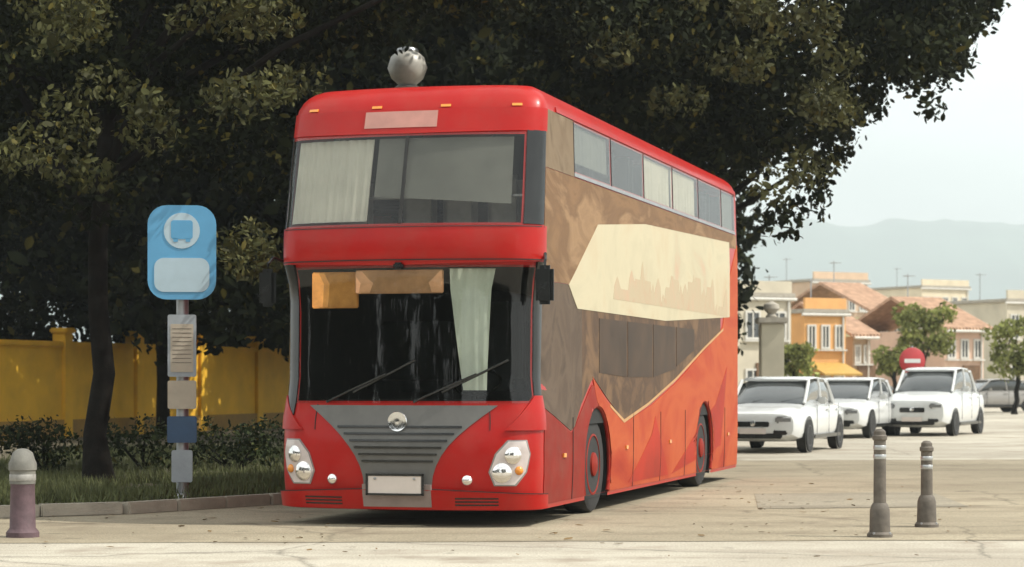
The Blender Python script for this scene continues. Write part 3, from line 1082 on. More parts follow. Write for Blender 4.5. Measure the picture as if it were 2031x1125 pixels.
for sg in (1, -1):
    for y in WHEEL_Y:
        wheel(sg * 1.085, y, sg)
        lip = MB()
        lip.tube([(sg * 1.248, y + 0.60 * math.cos(a), 0.50 + 0.60 * math.sin(a)) for a in np.linspace(-0.5, math.pi + .5, 25)], 0.022, 8)
        lip.build('wheel_arch', M['red_dark'], bus)
        well = MB()
        vs, fs = [], []
        for xx in (0.82, 1.24):
            for a in np.linspace(-0.6, math.pi + .6, 21):
                vs.append((sg * xx, y + 0.605 * math.cos(a), 0.5 + 0.605 * math.sin(a)))
        fs = [(k, k + 1, 21 + k + 1, 21 + k) for k in range(20)] + [tuple(range(21))]
        well.add(vs, fs).build('wheel_well', M['interior'], bus)
MB().box((0, 5.8, 0.40), (1.5, 10.8, 0.3)).build('chassis', M['interior'], bus)
# roof fittings
rv = MB().box((0, 0, 0), (0.7, 0.9, 0.14), 0, 0.05).build('roof_vent', M['white'], bus)
rv.location = (0, 5.5, BUS_H + 0.05)

# ------------------------------------------------------------------ left: verge, kerb, yellow wall
VE = [(-12.0, 21.0), (-7.0, 21.6), (-4.0, 23.3), (-1.9, 26.2), (0.5, 33.0)]      # verge edge
kroot = thing('kerb', 'pale stone kerb along the edge of the grass verge on the left', 'kerb')
vp = VE + [(0.5, 78), (-45, 78), (-45, 21.0)]
nvp = len(vp)
structure(pydata('verge', [(x, y, 0.10) for x, y in vp] + [(x, y, -0.02) for x, y in vp],
                 [tuple(range(nvp))] + [(k, (k + 1) % nvp, nvp + (k + 1) % nvp, nvp + k) for k in range(nvp)], M['soil']))
for (ax, ay), (bx_, by_) in zip(VE[:-1], VE[1:]):
    a, b = Vector((ax, ay, 0)), Vector((bx_, by_, 0))
    L = (b - a).length
    d = (b - a) / L
    n = int(L / 0.7)
    for i in range(n):
        c = a + d * (i + .5) * L / n + Vector((d.y, -d.x, 0)) * (0.075 + random.uniform(-.006, .006))
        MB().box((c.x, c.y, 0.062 + random.uniform(-.004, .004)), (L / n - 0.012, 0.15, 0.13), math.atan2(d.y, d.x), 0.014).build('kerbstone', M['kerb'], kroot)

# grass blades on the verge
gp_ = []
while len(gp_) < 42000:
    x = random.uniform(-8, 0.4)
    y = random.uniform(21.3, 42) if random.random() < .5 else random.uniform(21.3, 29)
    edge = np.interp(x, [q[0] for q in VE], [q[1] for q in VE])
    if y > edge + 0.03 and mnoise.noise(Vector((x * .8, y * .8, 0))) > random.uniform(-.6, .1):
        gp_.append((x, y))
g = np.array(gp_)
n = len(g)
h = RNG.uniform(0.04, 0.17, n)
ang = RNG.uniform(0, 2 * math.pi, n)
lean = RNG.normal(0, 0.05, (n, 2))
w = 0.011
co = np.zeros((n, 3, 3))
co[:, 0] = np.stack([g[:, 0] - w * np.cos(ang), g[:, 1] - w * np.sin(ang), np.full(n, 0.095)], 1)
co[:, 1] = np.stack([g[:, 0] + w * np.cos(ang), g[:, 1] + w * np.sin(ang), np.full(n, 0.095)], 1)
co[:, 2] = np.stack([g[:, 0] + lean[:, 0], g[:, 1] + lean[:, 1], 0.1 + h], 1)
me = bpy.data.meshes.new('grass')
me.from_pydata(co.reshape(-1, 3).tolist(), [], [(3 * i, 3 * i + 1, 3 * i + 2) for i in range(n)])
structure(link('grass', me, M['grass']), 'stuff')

# fallen leaves along the kerb and on the pavement
lp_ = []
for _ in range(420):
    x = random.uniform(-7, 5)
    y = random.uniform(17.2, 30) if x > -2 else random.uniform(18.5, 27)
    if mnoise.noise(Vector((x * .5, y * .5, 4))) > random.uniform(-.5, .45):
        ez = np.interp(x, [q[0] for q in VE], [q[1] for q in VE])
        lp_.append((x, y, 0.125 if (y > ez and x < .5) else 0.016))
lp_ = np.array(lp_)
fl = leaf_mesh('fallen_leaves', lp_, None, 0.075, M['dry_leaf'], None)
fv = np.zeros(len(fl.data.vertices) * 3, dtype=np.float32)
fl.data.vertices.foreach_get('co', fv)
fv = fv.reshape(-1, 6, 3)
fv[:, :, 2] = lp_[:, None, 2] + (fv[:, :, 2] - lp_[:, None, 2]) * 0.18
fl.data.vertices.foreach_set('co', fv.ravel())
fl['kind'] = 'stuff'

# yellow wall in bays, running away to the right behind the trees
WA, WB = Vector((-12.0, 44.0, 0.1)), Vector((-3.6, 70.0, 0.1))
wd = (WB - WA)
wL = wd.length
wrz = math.atan2(wd.y, wd.x)
yw = thing('yellow_wall', 'yellow painted wall in bays with pilasters and coping behind the dark trunk', 'wall', WA, wrz)
M['yellow_dark'] = mat('yellow_plinth', (0.30, 0.17, 0.03), 0.7, var=0.25, scale=2)
nb = 8
for k in range(nb):
    x0, x1 = wL * k / nb, wL * (k + 1) / nb
    MB().box(((x0 + x1) / 2, 0.0, 1.2), (x1 - x0 - .38, 0.16, 1.6)).build('wall_panel', M['yellow'], yw)
    MB().box(((x0 + x1) / 2, -0.02, 0.2), (x1 - x0 - .38, 0.24, 0.4)).build('plinth', M['yellow_dark'], yw)
    MB().box(((x0 + x1) / 2, 0.0, 2.06), (x1 - x0 - .36, 0.28, 0.12), 0, 0.02).build('coping', M['yellow'], yw)
for k in range(nb + 1):
    p = MB().box((wL * k / nb, 0, 1.15), (0.36, 0.32, 2.3), 0, 0.015).build('pilaster', M['yellow'], yw)
    MB().box((wL * k / nb, 0, 2.36), (0.46, 0.42, 0.12), 0, 0.03).build('cap', M['yellow'], p)

# tall dark hedge on the far side of the wall
random.seed(17)
wn_ = Vector((-wd.y, wd.x, 0)).normalized()
th_ = thing('tall_hedge', 'tall dark hedge growing close behind the yellow wall', 'hedge', (WA.x, WA.y, 0))
cs = []
for _ in range(230):
    t = random.uniform(-.15, 1.05)
    p = wd * t + wn_ * random.uniform(1.0, 2.4)
    cs.append((p.x, p.y, random.uniform(1.0, 5.0)))
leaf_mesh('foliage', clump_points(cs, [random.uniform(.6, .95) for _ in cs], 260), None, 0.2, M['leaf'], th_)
sm_ = MB()
for k in range(14):
    p = wd * (k / 13) + wn_ * 1.7
    sm_.tube([(p.x, p.y, 0), (p.x + .05, p.y, 2.2)], [.07, .03], 6)
sm_.build('stems', M['bark'], th_)

# bollard at the left edge
bo = at(45, 1066, ground_y(1066))
bol = thing('bollard', 'short faded bollard with a pale top and mauve body at the left edge', 'bollard', (bo.x, bo.y, 0))
bol.scale = (0.86, 0.86, 0.93)
M['panel_light'] = mat('worn_band', (0.28, 0.27, 0.25), 0.5, var=0.3, scale=12)
M['mauve'] = mat('faded_mauve', (0.10, 0.062, 0.070), 0.75, var=0.3, scale=9, bump=0.15)
M['pale_cap'] = mat('dirty_white', (0.16, 0.155, 0.135), 0.75, var=0.25, scale=9, bump=0.15)
MB().lathe([(0.165, 0.0), (0.165, 0.05), (0.13, 0.09), (0.12, 0.48), (0.125, 0.50)], (0, 0, 0), 'Z', 24).build('post', M['mauve'], bol)
MB().lathe([(0.128, 0.50), (0.128, 0.62), (0.14, 0.63), (0.14, 0.69), (0.125, 0.72), (0.10, 0.79), (0.05, 0.825), (0.0, 0.83)], (0, 0, 0), 'Z', 24).build('cap', M['pale_cap'], bol)
MB().lathe([(0.1295, 0.53), (0.1325, 0.535), (0.1325, 0.585), (0.1295, 0.59)], (0, 0, 0), 'Z', 24).build('reflective_band', M['panel_light'], bol)

# ------------------------------------------------------------------ street lamp behind the bus
lp = at(808, 135, 34.5)
sl_ = thing('street_lamp', 'grey globe street lamp just peeking above the bus roof', 'street lamp', (lp.x, 34.5, 0))
MB().tube([(0, 0, 0), (0, 0, 1.2), (0, 0, lp.z - .3)], [.09, .07, .05], 14).build('post', M['steel'], sl_)
MB().lathe([(0.16, lp.z - .34), (0.20, lp.z - .30), (0.14, lp.z - .26)], (0, 0, 0), 'Z', 20).build('collar', M['steel'], sl_)
MB().lathe([(0.12, lp.z - .27), (0.24, lp.z - .16), (0.30, lp.z), (0.25, lp.z + .16), (0.13, lp.z + .27), (0.0, lp.z + .30)], (0, 0, 0), 'Z', 24).build('globe', mat('globe_opal', (0.36, 0.35, 0.31), 0.4, var=0.25, scale=5), sl_)
MB().lathe([(0.17, lp.z + .25), (0.15, lp.z + .29), (0.05, lp.z + .315), (0.0, lp.z + .32)], (0, 0, 0), 'Z', 16).build('cap', M['steel'], sl_)

# ------------------------------------------------------------------ bus stop sign
bx = at(362, 1008, ground_y(1008))
stop = thing('bus_stop_sign', 'tall bus stop post with a rounded blue and pale board, left of the bus', 'bus stop sign', (bx.x, bx.y, 0), R(5))
MB().tube([(0, 0, 0.0), (0, 0, 3.05)], 0.065, 16).build('pole', M['steel'], stop)
MB().lathe([(0.26, 0.0), (0.26, 0.05), (0.22, 0.08), (0.10, 0.10), (0.075, 0.16), (0.066, 0.16)], (0, 0, 0), 'Z', 24).build('base', M['steel'], stop)


def round_rect(x0, x1, z0, z1, r, n=6):
    out = []
    for cx, cz, a0 in ((x1 - r, z0 + r, -90), (x1 - r, z1 - r, 0), (x0 + r, z1 - r, 90), (x0 + r, z0 + r, 180)):
        for k in range(n + 1):
            a = R(a0 + 90 * k / n)
            out.append((cx + r * math.cos(a), cz + r * math.sin(a)))
    return out


sb = MB().prism(round_rect(-.36, .36, 2.22, 3.22, .20), -0.125, -0.07).build('sign_board', M['sign_blue'], stop)
MB().prism(round_rect(-.29, .29, 2.30, 2.66, .10), -0.132, -0.126).build('lower_panel', M['sign_pale'], sb)
# round emblem disc in the blue field: plain bus pictogram
MB().prism([(0.19 * math.cos(a), 2.95 + 0.19 * math.sin(a)) for a in np.linspace(0, 2 * math.pi, 33)[:-1]], -0.131, -0.126).build('disc', M['sign_pale'], sb)
pic = MB().prism(round_rect(-.115, .115, 2.86, 3.06, .03), -0.135, -0.1315)
pic.prism(round_rect(-.09, -.04, 2.83, 2.87, .01), -0.135, -0.1315).prism(round_rect(.04, .09, 2.83, 2.87, .01), -0.135, -0.1315)
pc = pic.build('bus_pictogram', M['sign_blue'], sb)
for z0, z1 in ((2.40, 3.10),):
    fr = MB().tube([(-.36, -.09, 2.3), (-.36, -.09, 2.4)], 0.01, 6)
for z in (2.32, 3.10):
    MB().lathe([(0.064, z - .03), (0.082, z - .03), (0.082, z + .03), (0.064, z + .03)], (0, 0, 0), 'Z', 18).build('clamp', M['steel'], stop)
M['paper'] = mat('paper_beige', (0.42, 0.37, 0.29), 0.7, var=0.1)
M['panel_grey'] = mat('panel_grey', (0.30, 0.335, 0.36), 0.5, var=0.12)
for z0, z1, wd2, mm_ in ((1.40, 2.06, .15, M['panel_grey']), (1.06, 1.36, .15, M['paper']), (0.70, 0.98, .155, M['navy']), (0.28, 0.62, .11, M['panel_grey'])):
    pnl = MB().prism(round_rect(-wd2, wd2, z0, z1, .02, 3), -0.115, -0.066).build('timetable_case', mm_, stop)
    if mm_ is M['panel_grey'] and z0 > 1:
        MB().prism(round_rect(-.12, .12, z0 + .05, z1 - .1, .01, 2), -0.120, -0.1155).build('timetable', M['paper'], pnl)
        ln = MB()
        for k in range(9):
            zz = z1 - .15 - .045 * k
            ln.box((0, -0.1215, zz), (.2, .002, .004))
        ln.build('ruled_lines', M['ink'], pnl)

# ------------------------------------------------------------------ trees
def px_clump(u, v, Y, r, base):
    p = at(u, v, Y)
    return ((p.x - base.x, p.y - base.y, p.z - base.z), r)


random.seed(11)
tp = at(198, 900, 27.5)
base = Vector((tp.x, 27.5, 0.1))
cl = []
for u in range(-330, 1340, 84):
    for v in range(-900, 460, 84):
        lim = np.interp(u, [-330, 0, 140, 300, 430, 540, 600, 1000, 1340], [470, 420, 380, 340, 330, 300, 110, 60, 150])
        if v > lim:
            continue
        big = v < -60
        if big and random.random() < .5:
            continue
        Y = random.uniform(25.5, 33)
        if u > 540:
            Y = random.uniform(25.5, 34) if v < -120 else 25.8 + (u - 540) / 800 * 10 + random.uniform(0, 3)
        cl.append(px_clump(u + random.uniform(-45, 45), min(v + random.uniform(-45, 45), lim + 15), Y, random.uniform(0.5, 0.85) * (1.5 if big else 1), base))
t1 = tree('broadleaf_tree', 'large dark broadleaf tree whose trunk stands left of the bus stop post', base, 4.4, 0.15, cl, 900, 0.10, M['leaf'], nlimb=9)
# hanging olive sprays of the same tree's near side, sun highlights put into a lighter leaf colour
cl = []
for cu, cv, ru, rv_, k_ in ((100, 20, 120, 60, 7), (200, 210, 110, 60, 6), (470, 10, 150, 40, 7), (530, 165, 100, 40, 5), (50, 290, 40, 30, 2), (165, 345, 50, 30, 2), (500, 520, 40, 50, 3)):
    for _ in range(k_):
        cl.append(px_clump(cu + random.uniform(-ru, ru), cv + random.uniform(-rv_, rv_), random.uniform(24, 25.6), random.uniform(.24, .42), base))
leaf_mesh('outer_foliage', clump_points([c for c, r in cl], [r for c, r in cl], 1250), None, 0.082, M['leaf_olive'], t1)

random.seed(5)
base = Vector((2.6, 42, 0))
cl = []
for _ in range(380):
    u = random.uniform(1020, 2010)
    lim = np.interp(u, [1020, 1450, 1520, 1600, 1650, 1720, 1790, 1850, 1900, 1950, 2010], [330, 475, 495, 475, 340, 250, 230, 270, 170, 80, -10])
    Y = random.uniform(36, 45)
    v = random.uniform(-420, lim)
    r = random.uniform(0.28, 0.45) if v > lim - 120 else random.uniform(0.5, 0.95)
    v = min(v, lim - r * 0.85 * F_PX / Y)
    u -= max(0, u + r * F_PX / Y - np.interp(v, [-500, 0, 60, 150, 300, 400, 470], [2080, 2010, 1960, 1925, 1880, 1680, 1640]))
    cl.append(px_clump(u, v, Y, r, base))
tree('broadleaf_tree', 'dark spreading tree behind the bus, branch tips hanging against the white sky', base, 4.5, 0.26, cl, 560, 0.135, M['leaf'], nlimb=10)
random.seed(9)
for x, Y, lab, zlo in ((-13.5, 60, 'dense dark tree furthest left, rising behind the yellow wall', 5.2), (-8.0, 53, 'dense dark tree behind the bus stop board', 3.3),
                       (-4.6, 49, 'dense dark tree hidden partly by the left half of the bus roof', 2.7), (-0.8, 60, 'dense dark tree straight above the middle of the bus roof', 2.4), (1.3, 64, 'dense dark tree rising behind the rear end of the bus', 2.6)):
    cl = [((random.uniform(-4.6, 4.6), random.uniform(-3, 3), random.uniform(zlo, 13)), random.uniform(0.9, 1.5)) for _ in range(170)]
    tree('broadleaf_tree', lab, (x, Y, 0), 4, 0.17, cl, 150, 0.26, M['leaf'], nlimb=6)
t2 = next(o for o in bpy.data.objects if o.get('label', '').startswith('dark spreading tree'))
cl = []
for cu, cv, ru, rv_, k_ in ((1190, 70, 50, 30, 3), (1340, 180, 40, 30, 2), (1540, 90, 120, 90, 9), (1600, 190, 80, 40, 3), (1480, 20, 160, 30, 4), (1560, 380, 50, 50, 3)):
    for _ in range(k_):
        cl.append(px_clump(cu + random.uniform(-ru, ru), cv + random.uniform(-rv_, rv_), random.uniform(34, 36), random.uniform(.3, .5), Vector((2.6, 42, 0))))
leaf_mesh('outer_foliage', clump_points([c for c, r in cl], [r for c, r in cl], 800), None, 0.105, M['leaf_olive'], t2)  # sunlit spots of this crown, painted by leaf colour
# clipped hedge: shrub by shrub along the verge
random.seed(3)
k = 0
for i in range(7):
    sx = -7.6 + 1.25 * i
    sy = 30.5 + 0.55 * i + random.uniform(-.2, .2)
    names = ['furthest left', 'second from the left', 'left of the dark trunk', 'just right of the dark trunk', 'behind the bus stop post', 'right of the bus stop post', 'nearest the bus']
    sh = thing('shrub', f'dark shrub {names[i]} in the row below the yellow wall', 'shrub', (sx, sy, 0.1), 0, 'shrubs along the verge')
    cs = [(random.uniform(-.55, .55), random.uniform(-.4, .4), random.uniform(.15, .62)) for _ in range(16)]
    leaf_mesh('foliage', clump_points(cs, [random.uniform(.2, .32) for _ in cs], 1500), None, 0.06, M['hedge'], sh)
    st = MB()
    for c in cs[:6]:
        st.tube(limb_path((0, 0, 0), c, 0, .2, 4), [.02, .015, .01, .005], 5)
    st.build('stem', M['bark'], sh)

# ------------------------------------------------------------------ right: shops, trees, cars
M['pane'] = mat('far_window_glass', (0.05, 0.055, 0.055), 0.08, var=0.3, coat=0.5)
M['frame'] = mat('window_frame', (0.55, 0.53, 0.48), 0.6, var=0.1)
M['tile'] = mat('roof_tile', (0.42, 0.265, 0.18), 0.9, var=0.3, scale=3, spec=0.1)
nt_ = M['tile'].node_tree
wv = nt_.nodes.new('ShaderNodeTexWave')
wv.inputs['Scale'].default_value = 1.6
wv.inputs['Distortion'].default_value = 0.6
tc_ = nt_.nodes.new('ShaderNodeTexCoord')
nt_.links.new(tc_.outputs['Object'], wv.inputs['Vector'])
bp_ = nt_.nodes.new('ShaderNodeBump')
bp_.inputs['Strength'].default_value = 0.9
bp_.inputs['Distance'].default_value = 0.08
nt_.links.new(wv.outputs['Fac'], bp_.inputs['Height'])
nt_.links.new(bp_.outputs['Normal'], nt_.nodes['Principled BSDF'].inputs['Normal'])
M['concrete'] = mat('roof_concrete', (0.34, 0.31, 0.26), 0.85, var=0.2)


def house(label, u0, u1, vtop, Y, wall, depth=8, roof='flat', cols=3, rows=2, awning=None, rz=0.0, door=True, shutter=None):
    p0, p1 = at(u0, vtop, Y), at(u1, vtop, Y)
    w, H = p1.x - p0.x, p0.z
    b = thing('shop_house', label, 'building', ((p0.x + p1.x) / 2, Y, 0), rz)
    MB().box((0, depth / 2, H / 2), (w, depth, H)).build('wall', wall, b)
    if roof == 'gable':
        ov = .35
        MB().prism([(-.4, H - .02), (depth / 2, H + depth * .2), (depth + .4, H - .02), (depth + .4, H + .12), (depth / 2, H + depth * .2 + .16), (-.4, H + .12)], -w / 2 - ov, w / 2 + ov, 'YZ').build('roof', M['tile'], b)
    else:
        MB().box((0, depth / 2, H + .1), (w + .3, depth + .3, .2), 0, .03).build('roof', M['concrete'], b)
        MB().box((0, 0.02, H + .45), (w, .16, .5)).build('parapet', wall, b)
    MB().tube([(-w / 2 - .2, -.42 if roof == 'gable' else -.12, H - .06), (w / 2 + .2, -.42 if roof == 'gable' else -.12, H - .06)], .07, 8).build('gutter', M['frame'], b)
    MB().tube([(w / 2 - .18, -.08, 0), (w / 2 - .18, -.08, H - .1)], .05, 8).build('drainpipe', M['frame'], b)
    rz0 = H + (depth * .2 if roof == 'gable' else .6)
    ae = MB().tube([(-w * .2, depth / 2, rz0 - .3), (-w * .2, depth / 2, rz0 + 1.3)], .03, 6)
    for k in range(4):
        ae.tube([(-w * .2 - .35 + .05 * k, depth / 2 - .2 + .12 * k, rz0 + 1.2), (-w * .2 + .35 - .05 * k, depth / 2 - .2 + .12 * k, rz0 + 1.2)], .015, 5)
    ae.tube([(-w * .2, depth / 2 - .25, rz0 + 1.2), (-w * .2, depth / 2 + .25, rz0 + 1.2)], .02, 5)
    ae.build('aerial', M['steel'], b)
    sh = H / rows
    for r in range(rows):
        for c in range(cols):
            if r == 0 and awning is not None:
                continue
            cw = w / cols
            cx = -w / 2 + cw * (c + .5)
            cz = sh * r + sh * .52
            fw, fh = cw * .52, sh * .46
            fr_ = MB()
            for sx in (-1, 1):
                fr_.box((cx + sx * fw / 2, -0.02, cz), (.09, .1, fh + .09))
                fr_.box((cx, -0.02, cz + sx * fh / 2), (fw - .09, .1, .09))
            fr_.box((cx, -0.025, cz), (.06, .07, fh - .1))
            f = fr_.build('window', M['frame'], b)
            MB().box((cx, -0.006, cz), (fw - .08, .03, fh - .08)).build('pane', M['pane'], f)
            if shutter is not None:
                for sx in (-1, 1):
                    MB().box((cx + sx * (fw / 2 + .06 + fw * .2), -0.04, cz), (fw * .38, .05, fh)).build('shutter', shutter, b)
            MB().box((cx, -0.09, cz - fh / 2 - .1), (fw + .3, .2, .07)).build('sill', M['frame'], f)
    if awning is not None:
        MB().prism([(-1.5, sh * .72), (0.0, sh * .95), (0.0, sh * .99), (-1.5, sh * .76)], -w / 2 + .1, w / 2 - .1, 'YZ').build('awning', awning, b)
        for c in range(cols):
            cw = w / cols
            cx = -w / 2 + cw * (c + .5)
            s_ = MB().box((cx, -.02, sh * .36), (cw * .78, .08, sh * .72)).build('shop_front', M['frame'], b)
            MB().box((cx, -.065, sh * .38), (cw * .68, .03, sh * .56)).build('pane', M['pane'], s_)
    elif door:
        MB().box((w * .5 / cols + .0, -.03, 1.05), (1.0, .1, 2.1)).build('door', mat('door_wood', (0.14, 0.075, 0.035), 0.6, var=0.3), b)
    return b


W_ = lambda n, c: mat(n, c, 0.85, var=0.14, scale=0.7, bump=0.1, bscale=8)
house('cream plastered building with a flat roof just behind the rear of the bus', 1400, 1585, 590, 96, W_('wall_cream', (0.50, 0.45, 0.35)), 9, 'flat', 3, 2, None, R(28))
house('orange shop building with an ochre awning right of the cream one', 1588, 1685, 622, 104, W_('wall_orange', (0.66, 0.35, 0.13)), 8, 'flat', 3, 2, mat('awning_ochre', (0.45, 0.27, 0.06), 0.7), R(26))
house('brown timber shop building narrow between the orange and yellow ones', 1688, 1730, 668, 108, W_('wall_brown', (0.44, 0.33, 0.22)), 8, 'gable', 2, 2, None, R(26))
house('pale yellow two storey house with a tiled roof in the middle distance', 1733, 1812, 628, 120, W_('wall_yellow', (0.62, 0.54, 0.32)), 9, 'gable', 3, 2, None, R(30), True, mat('shutter_green', (0.10, 0.14, 0.08), 0.6))
house('dusty pink house with a tiled roof toward the right edge', 1865, 1960, 655, 112, W_('wall_pink', (0.62, 0.43, 0.32)), 8, 'gable', 3, 2, None, R(26))
house('beige house with a flat roof at the far right edge', 1985, 2130, 600, 135, W_('wall_beige', (0.50, 0.45, 0.35)), 9, 'flat', 4, 2, None, R(24))
house('large pale apricot block behind the orange shop and brown timber shop', 1600, 1735, 560, 160, W_('wall_apricot', (0.55, 0.40, 0.28)), 10, 'flat', 5, 3, None, R(30))
house('tall sand coloured block in the far distance behind the pink house', 1815, 1935, 572, 190, W_('wall_sand', (0.60, 0.52, 0.38)), 10, 'flat', 5, 3, None, R(30))
random.seed(21)
for u, v, Y, hh, ww, lab in ((1572, 715, 84, 0.9, 0.8, 'olive green bush at the foot of the cream building'), (1835, 640, 100, 1.5, 1.0, 'round yellow green tree between the yellow and pink houses'),
                             (2012, 675, 92, 1.8, 0.9, 'green tree at the right edge in front of the beige house'), (1775, 712, 98, 0.7, 0.8, 'small green bush in front of the yellow house')):
    p = at(u, v, Y)
    cl = [((random.uniform(-ww, ww), random.uniform(-ww, ww), max(.5, p.z + random.uniform(-hh * .8, hh * .45))), random.uniform(.45, .8) * (ww / 1.6)) for _ in range(46)]
    tree('small_tree', lab, (p.x, Y, 0), max(.5, p.z - .6 * hh), 0.12, cl, 330, 0.2, M['leaf_far'], 'tree', 'small trees before the houses', nlimb=3)
# gate pillar and low wall right behind the bus
gpx = at(1530, 800, 62)
gpil = thing('gate_pillar', 'tall cream plastered gate pillar right beside the rear corner of the bus', 'pillar', (gpx.x, 62, 0))
M['pillar'] = W_('wall_pillar', (0.47, 0.43, 0.33))
MB().box((0, 0, 1.45), (.62, .62, 2.9), 0, .02).build('shaft', M['pillar'], gpil)
MB().box((0, 0, .15), (.74, .74, .3), 0, .02).build('plinth', M['pillar'], gpil)
MB().box((0, 0, 2.98), (.82, .82, .16), 0, .03).build('cap', M['concrete'], gpil)
MB().lathe([(0.14, 3.05), (0.16, 3.1), (0.10, 3.16), (0.22, 3.3), (0.2, 3.42), (0.0, 3.52)], (0, 0, 0), 'Z', 18).build('finial', M['concrete'], gpil)

M['car_glass'] = mat('car_glass', (0.03, 0.035, 0.035), 0.04, var=0.2, coat=0.8)
M['taillight'] = mat('tail_red', (0.45, 0.02, 0.02), 0.15, coat=0.8)
M['car_grey'] = mat('car_paint_grey', (0.26, 0.245, 0.225), 0.3, var=0.08, coat=0.7)
M['car_silver'] = mat('car_paint_silver', (0.42, 0.43, 0.43), 0.3, metal=0.5, var=0.06, coat=0.7)


M['car_lamp'] = mat('car_lamp', (0.16, 0.165, 0.17), 0.1, metal=0.4, var=0.3, scale=20, coat=0.9)


def loft(secs, n=20, sup=4.0):
    """secs: (y, half width, z0, z1); rounded box rings along y"""
    vs, fs = [], []
    for y, hw, z0, z1 in secs:
        for k in range(n):
            a = 2 * math.pi * (k + .5) / n
            c_, s_ = math.cos(a), math.sin(a)
            r = (abs(c_) ** sup + abs(s_) ** sup) ** (-1 / sup)
            vs.append((hw * c_ * r, y, (z0 + z1) / 2 + (z1 - z0) / 2 * s_ * r))
    for i in range(len(secs) - 1):
        for k in range(n):
            fs.append((i * n + k, i * n + (k + 1) % n, (i + 1) * n + (k + 1) % n, (i + 1) * n + k))
    fs += [tuple(range(n)), tuple((len(secs) - 1) * n + k for k in range(n - 1, -1, -1))]
    return vs, fs


def car(label, loc, rz, paint, tall=1.0):
    root = thing('parked_car', label, 'car', loc, rz, 'cars parked beyond the bus')
    T = tall
    mb = MB()
    mb.add(*loft([(-2.22, .62, .42, .66 * T), (-2.18, .76, .30, .74 * T), (-2.0, .85, .22, .80 * T), (-1.2, .88, .2, .92 * T), (-.6, .89, .2, .95 * T), (1.0, .89, .2, .96 * T), (1.8, .87, .22, .94 * T), (2.12, .80, .30, .88 * T), (2.2, .68, .42, .80 * T)], 24, 5), smooth=True)
    bd = mb.build('body', paint, root)
    cb = MB()
    cb.add(*loft([(-1.05, .70, .85 * T, .93 * T), (-.42, .70, .86 * T, 1.36 * T), (.1, .70, .86 * T, 1.42 * T), (.9, .69, .86 * T, 1.40 * T), (1.5, .66, .86 * T, 1.22 * T), (1.95, .62, .86 * T, .95 * T)], 24, 5), smooth=True)
    cb.build('cabin_glass', M['car_glass'], root)
    rf = MB()
    rf.add(*loft([(-.46, .62, 1.345 * T, 1.385 * T), (-.2, .66, 1.37 * T, 1.42 * T), (.2, .67, 1.385 * T, 1.44 * T), (.9, .66, 1.36 * T, 1.42 * T), (1.25, .62, 1.30 * T, 1.36 * T)], 16, 5), smooth=True)
    rf.build('roof', paint, root)
    for sx in (-1, 1):
        MB().tube([(sx * .70, -1.02, .92 * T), (sx * .655, -.44, 1.36 * T)], .035, 6).build('pillar', paint, root)
        MB().tube([(sx * .715, .35, .94 * T), (sx * .665, .3, 1.39 * T)], .035, 6).build('pillar', paint, root)
        MB().tube([(sx * .69, 1.62, .93 * T), (sx * .63, 1.2, 1.35 * T)], .05, 6).build('pillar', paint, root)
    for sx in (-1, 1):
        for wy in (-1.38, 1.34):
            wl = MB().lathe([(.2, -.1), (.30, -.105), (.325, -.06), (.325, .06), (.30, .105), (.2, .1)], (0, 0, 0), 'X', 24).build('wheel', M['rubber'], root)
            wl.location = (sx * .80, wy, .325)
            rm = MB().lathe([(.21, .06), (.215, .10), (.19, .10), (.15, .06), (.05, .08), (0.0, .085)], (0, 0, 0), 'X', 20).build('rim', M['steel'], wl)
            if sx < 0:
                rm.rotation_euler = (0, 0, math.pi)
        MB().box((sx * .58, -2.185, .63 * T), (.32, .09, .13), sx * .22, .03).build('headlight', M['car_lamp'], root)
        MB().box((sx * .52, -2.205, .40), (.26, .05, .10), sx * .1, .02).build('fog_lamp', M['black'], root)
        MB().box((sx * .66, 2.15, .74 * T), (.22, .10, .18), 0, .03).build('taillight', M['taillight'], root)
        for wy in (-1.38, 1.34):
            MB().lathe([(.325, 0), (.365, .004), (.37, .010), (.325, .012)], (sx * (.876 if sx > 0 else .888), wy, .325), 'X', 28).build('wheel_arch', M['black'], root)
        for yy, zz0, zz1 in ((-.72, .34, .90), (.34, .34, .93), (1.22, .5, .92)):
            MB().box((sx * .889, yy, (zz0 + zz1) / 2 * T), (.008, .014, (zz1 - zz0) * T)).build('door_gap', M['black'], root)
        for yy in (.18, 1.08):
            MB().box((sx * .897, yy, .80 * T), (.03, .17, .03), 0, .008).build('door_handle', paint, root)
        MB().box((sx * .893, .2, .30), (.02, 2.3, .07)).build('side_trim', M['black'], root)
        mr_ = MB().box((sx * .97, -.62, .98 * T), (.18, .10, .13), 0, .03).build('mirror', paint, root)
    MB().box((0, -2.222, .545 * T), (.62, .04, .10 * T), 0, .015).build('grille', M['black'], root)
    MB().box((0, -2.2, .33), (1.1, .05, .10), 0, .02).build('air_intake', M['black'], root)
    MB().lathe([(0.0, -.012), (.05, -.008), (.055, 0), (0.0, .004)], (0, -2.245, .56 * T), 'Y', 16).build('badge', M['chrome'], root)
    for wx in (-.3, .25):
        MB().tube([(wx, -1.02, .95 * T), (wx + .42, -.86, 1.04 * T)], .009, 5).build('wiper', M['black'], root)
    MB().box((0, -2.235, .42), (.5, .03, .11), 0, .004).build('number_plate', M['plate'], root)
    MB().box((0, 2.2, .56), (.5, .03, .12), 0, .004).build('number_plate', M['plate'], root)
    return root


def carpos(u, v):
    Y = ground_y(v)
    p = at(u, v, Y)
    return (p.x, Y, 0)


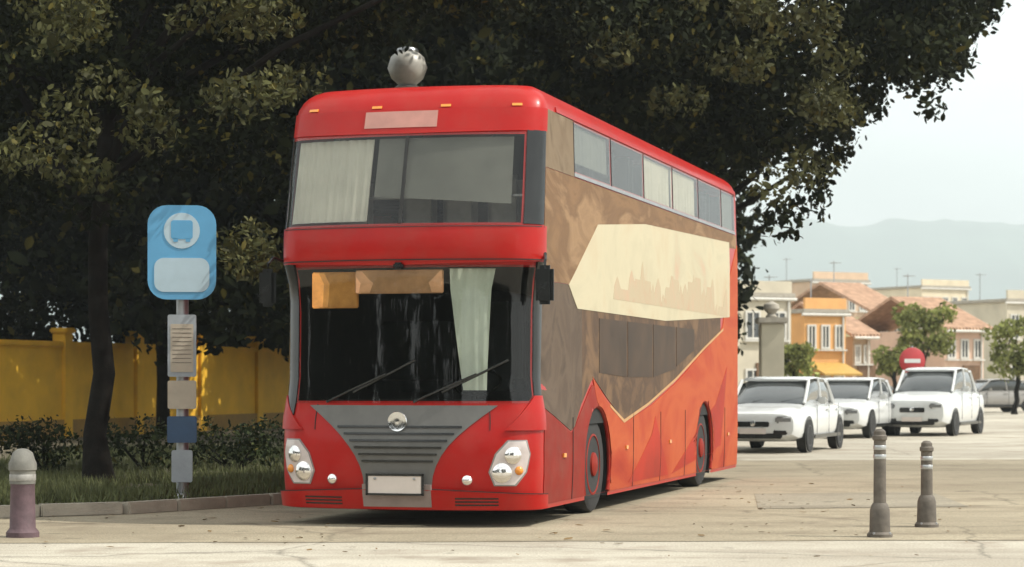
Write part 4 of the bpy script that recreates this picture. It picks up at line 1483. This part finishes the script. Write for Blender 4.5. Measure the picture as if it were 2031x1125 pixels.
car('white car half hidden by the rear corner of the bus', carpos(1548, 893), R(-20), M['white'])
car('white car parked second from the bus, left of the red road sign', carpos(1685, 866), R(-22), M['white'])
car('white car parked third from the bus, right of the red road sign', carpos(1852, 862), R(-24), M['white'], 1.18)
car('grey car parked furthest right, before the pink house', carpos(1965, 818), R(-70), M['car_grey'])

# ------------------------------------------------------------------ two slim posts at the right, red road sign among the cars
M['post_grey'] = mat('post_grey_brown', (0.115, 0.098, 0.08), 0.7, metal=0.1, var=0.35, scale=7, bump=0.15)
for u, v, h, lab in ((1745, 1066, 0.94, 'taller slim dark bollard at the right, nearer of the two'), (1838, 1046, 0.80, 'shorter slim dark bollard at the right, further of the two')):
    p = at(u, v, ground_y(v))
    b = thing('bollard', lab, 'bollard', (p.x, p.y, 0), R(6), 'slim bollards at the right of the pavement')
    MB().lathe([(0.11, 0.0), (0.11, 0.03), (0.09, 0.05), (0.085, 0.24), (0.072, 0.28), (0.058, 0.30)], (0, 0, 0), 'Z', 24).build('base', M['post_grey'], b)
    MB().lathe([(0.055, 0.29), (0.052, h - .10), (0.064, h - .09), (0.064, h - .06), (0.052, h - .05), (0.05, h - .02), (0.03, h), (0.0, h + .004)], (0, 0, 0), 'Z', 24).build('post', M['post_grey'], b)
    for z in (h - .26, h - .18):
        MB().lathe([(0.0535, z), (0.0560, z + .004), (0.0560, z + .036), (0.0535, z + .04)], (0, 0, 0), 'Z', 24).build('reflective_band', M['car_silver'], b)
    for k in range(4):
        an = math.pi / 4 + k * math.pi / 2
        MB().lathe([(0.012, 0.03), (0.012, 0.046), (0.0, 0.05)], (.099 * math.cos(an), .099 * math.sin(an), 0), 'Z', 6).build('bolt', M['steel'], b)
p = at(1808, 716, 64)
rs = thing('road_sign', 'round red road sign on a grey post between the parked white cars', 'road sign', (p.x, 64, 0), R(8))
MB().tube([(0, 0, 0), (0, 0, p.z + .42)], .045, 12).build('post', M['steel'], rs)
dk_ = MB().lathe([(0.0, -.075), (.36, -.075), (.375, -.065), (.375, -.052), (0.0, -.05)], (0, 0, p.z), 'Y', 32).build('disc', mat('sign_red', (0.42, 0.035, 0.04), 0.45, var=0.08), rs)
MB().box((0, -.079, p.z), (.46, .006, .11)).build('white_bar', M['white'], dk_)

# unseen tree belt added behind the viewer, darkening windscreen reflections and the bus front
random.seed(31)
cs, rs_ = [], []
for _ in range(120):
    cs.append((random.uniform(-66, -44), random.uniform(-20, 18), random.uniform(0.8, 11)))
    rs_.append(random.uniform(1.6, 2.4))
for _ in range(240):
    x = random.uniform(-62, 14)
    if -8.6 < x < -3.4:
        continue
    cs.append((x, random.uniform(-20, -14), random.uniform(0.8, 11)))
    rs_.append(random.uniform(1.5, 2.2))
tb = leaf_mesh('tree_belt', clump_points(cs, rs_, 55), None, 0.55, M['leaf'], None)
tb['kind'] = 'stuff'
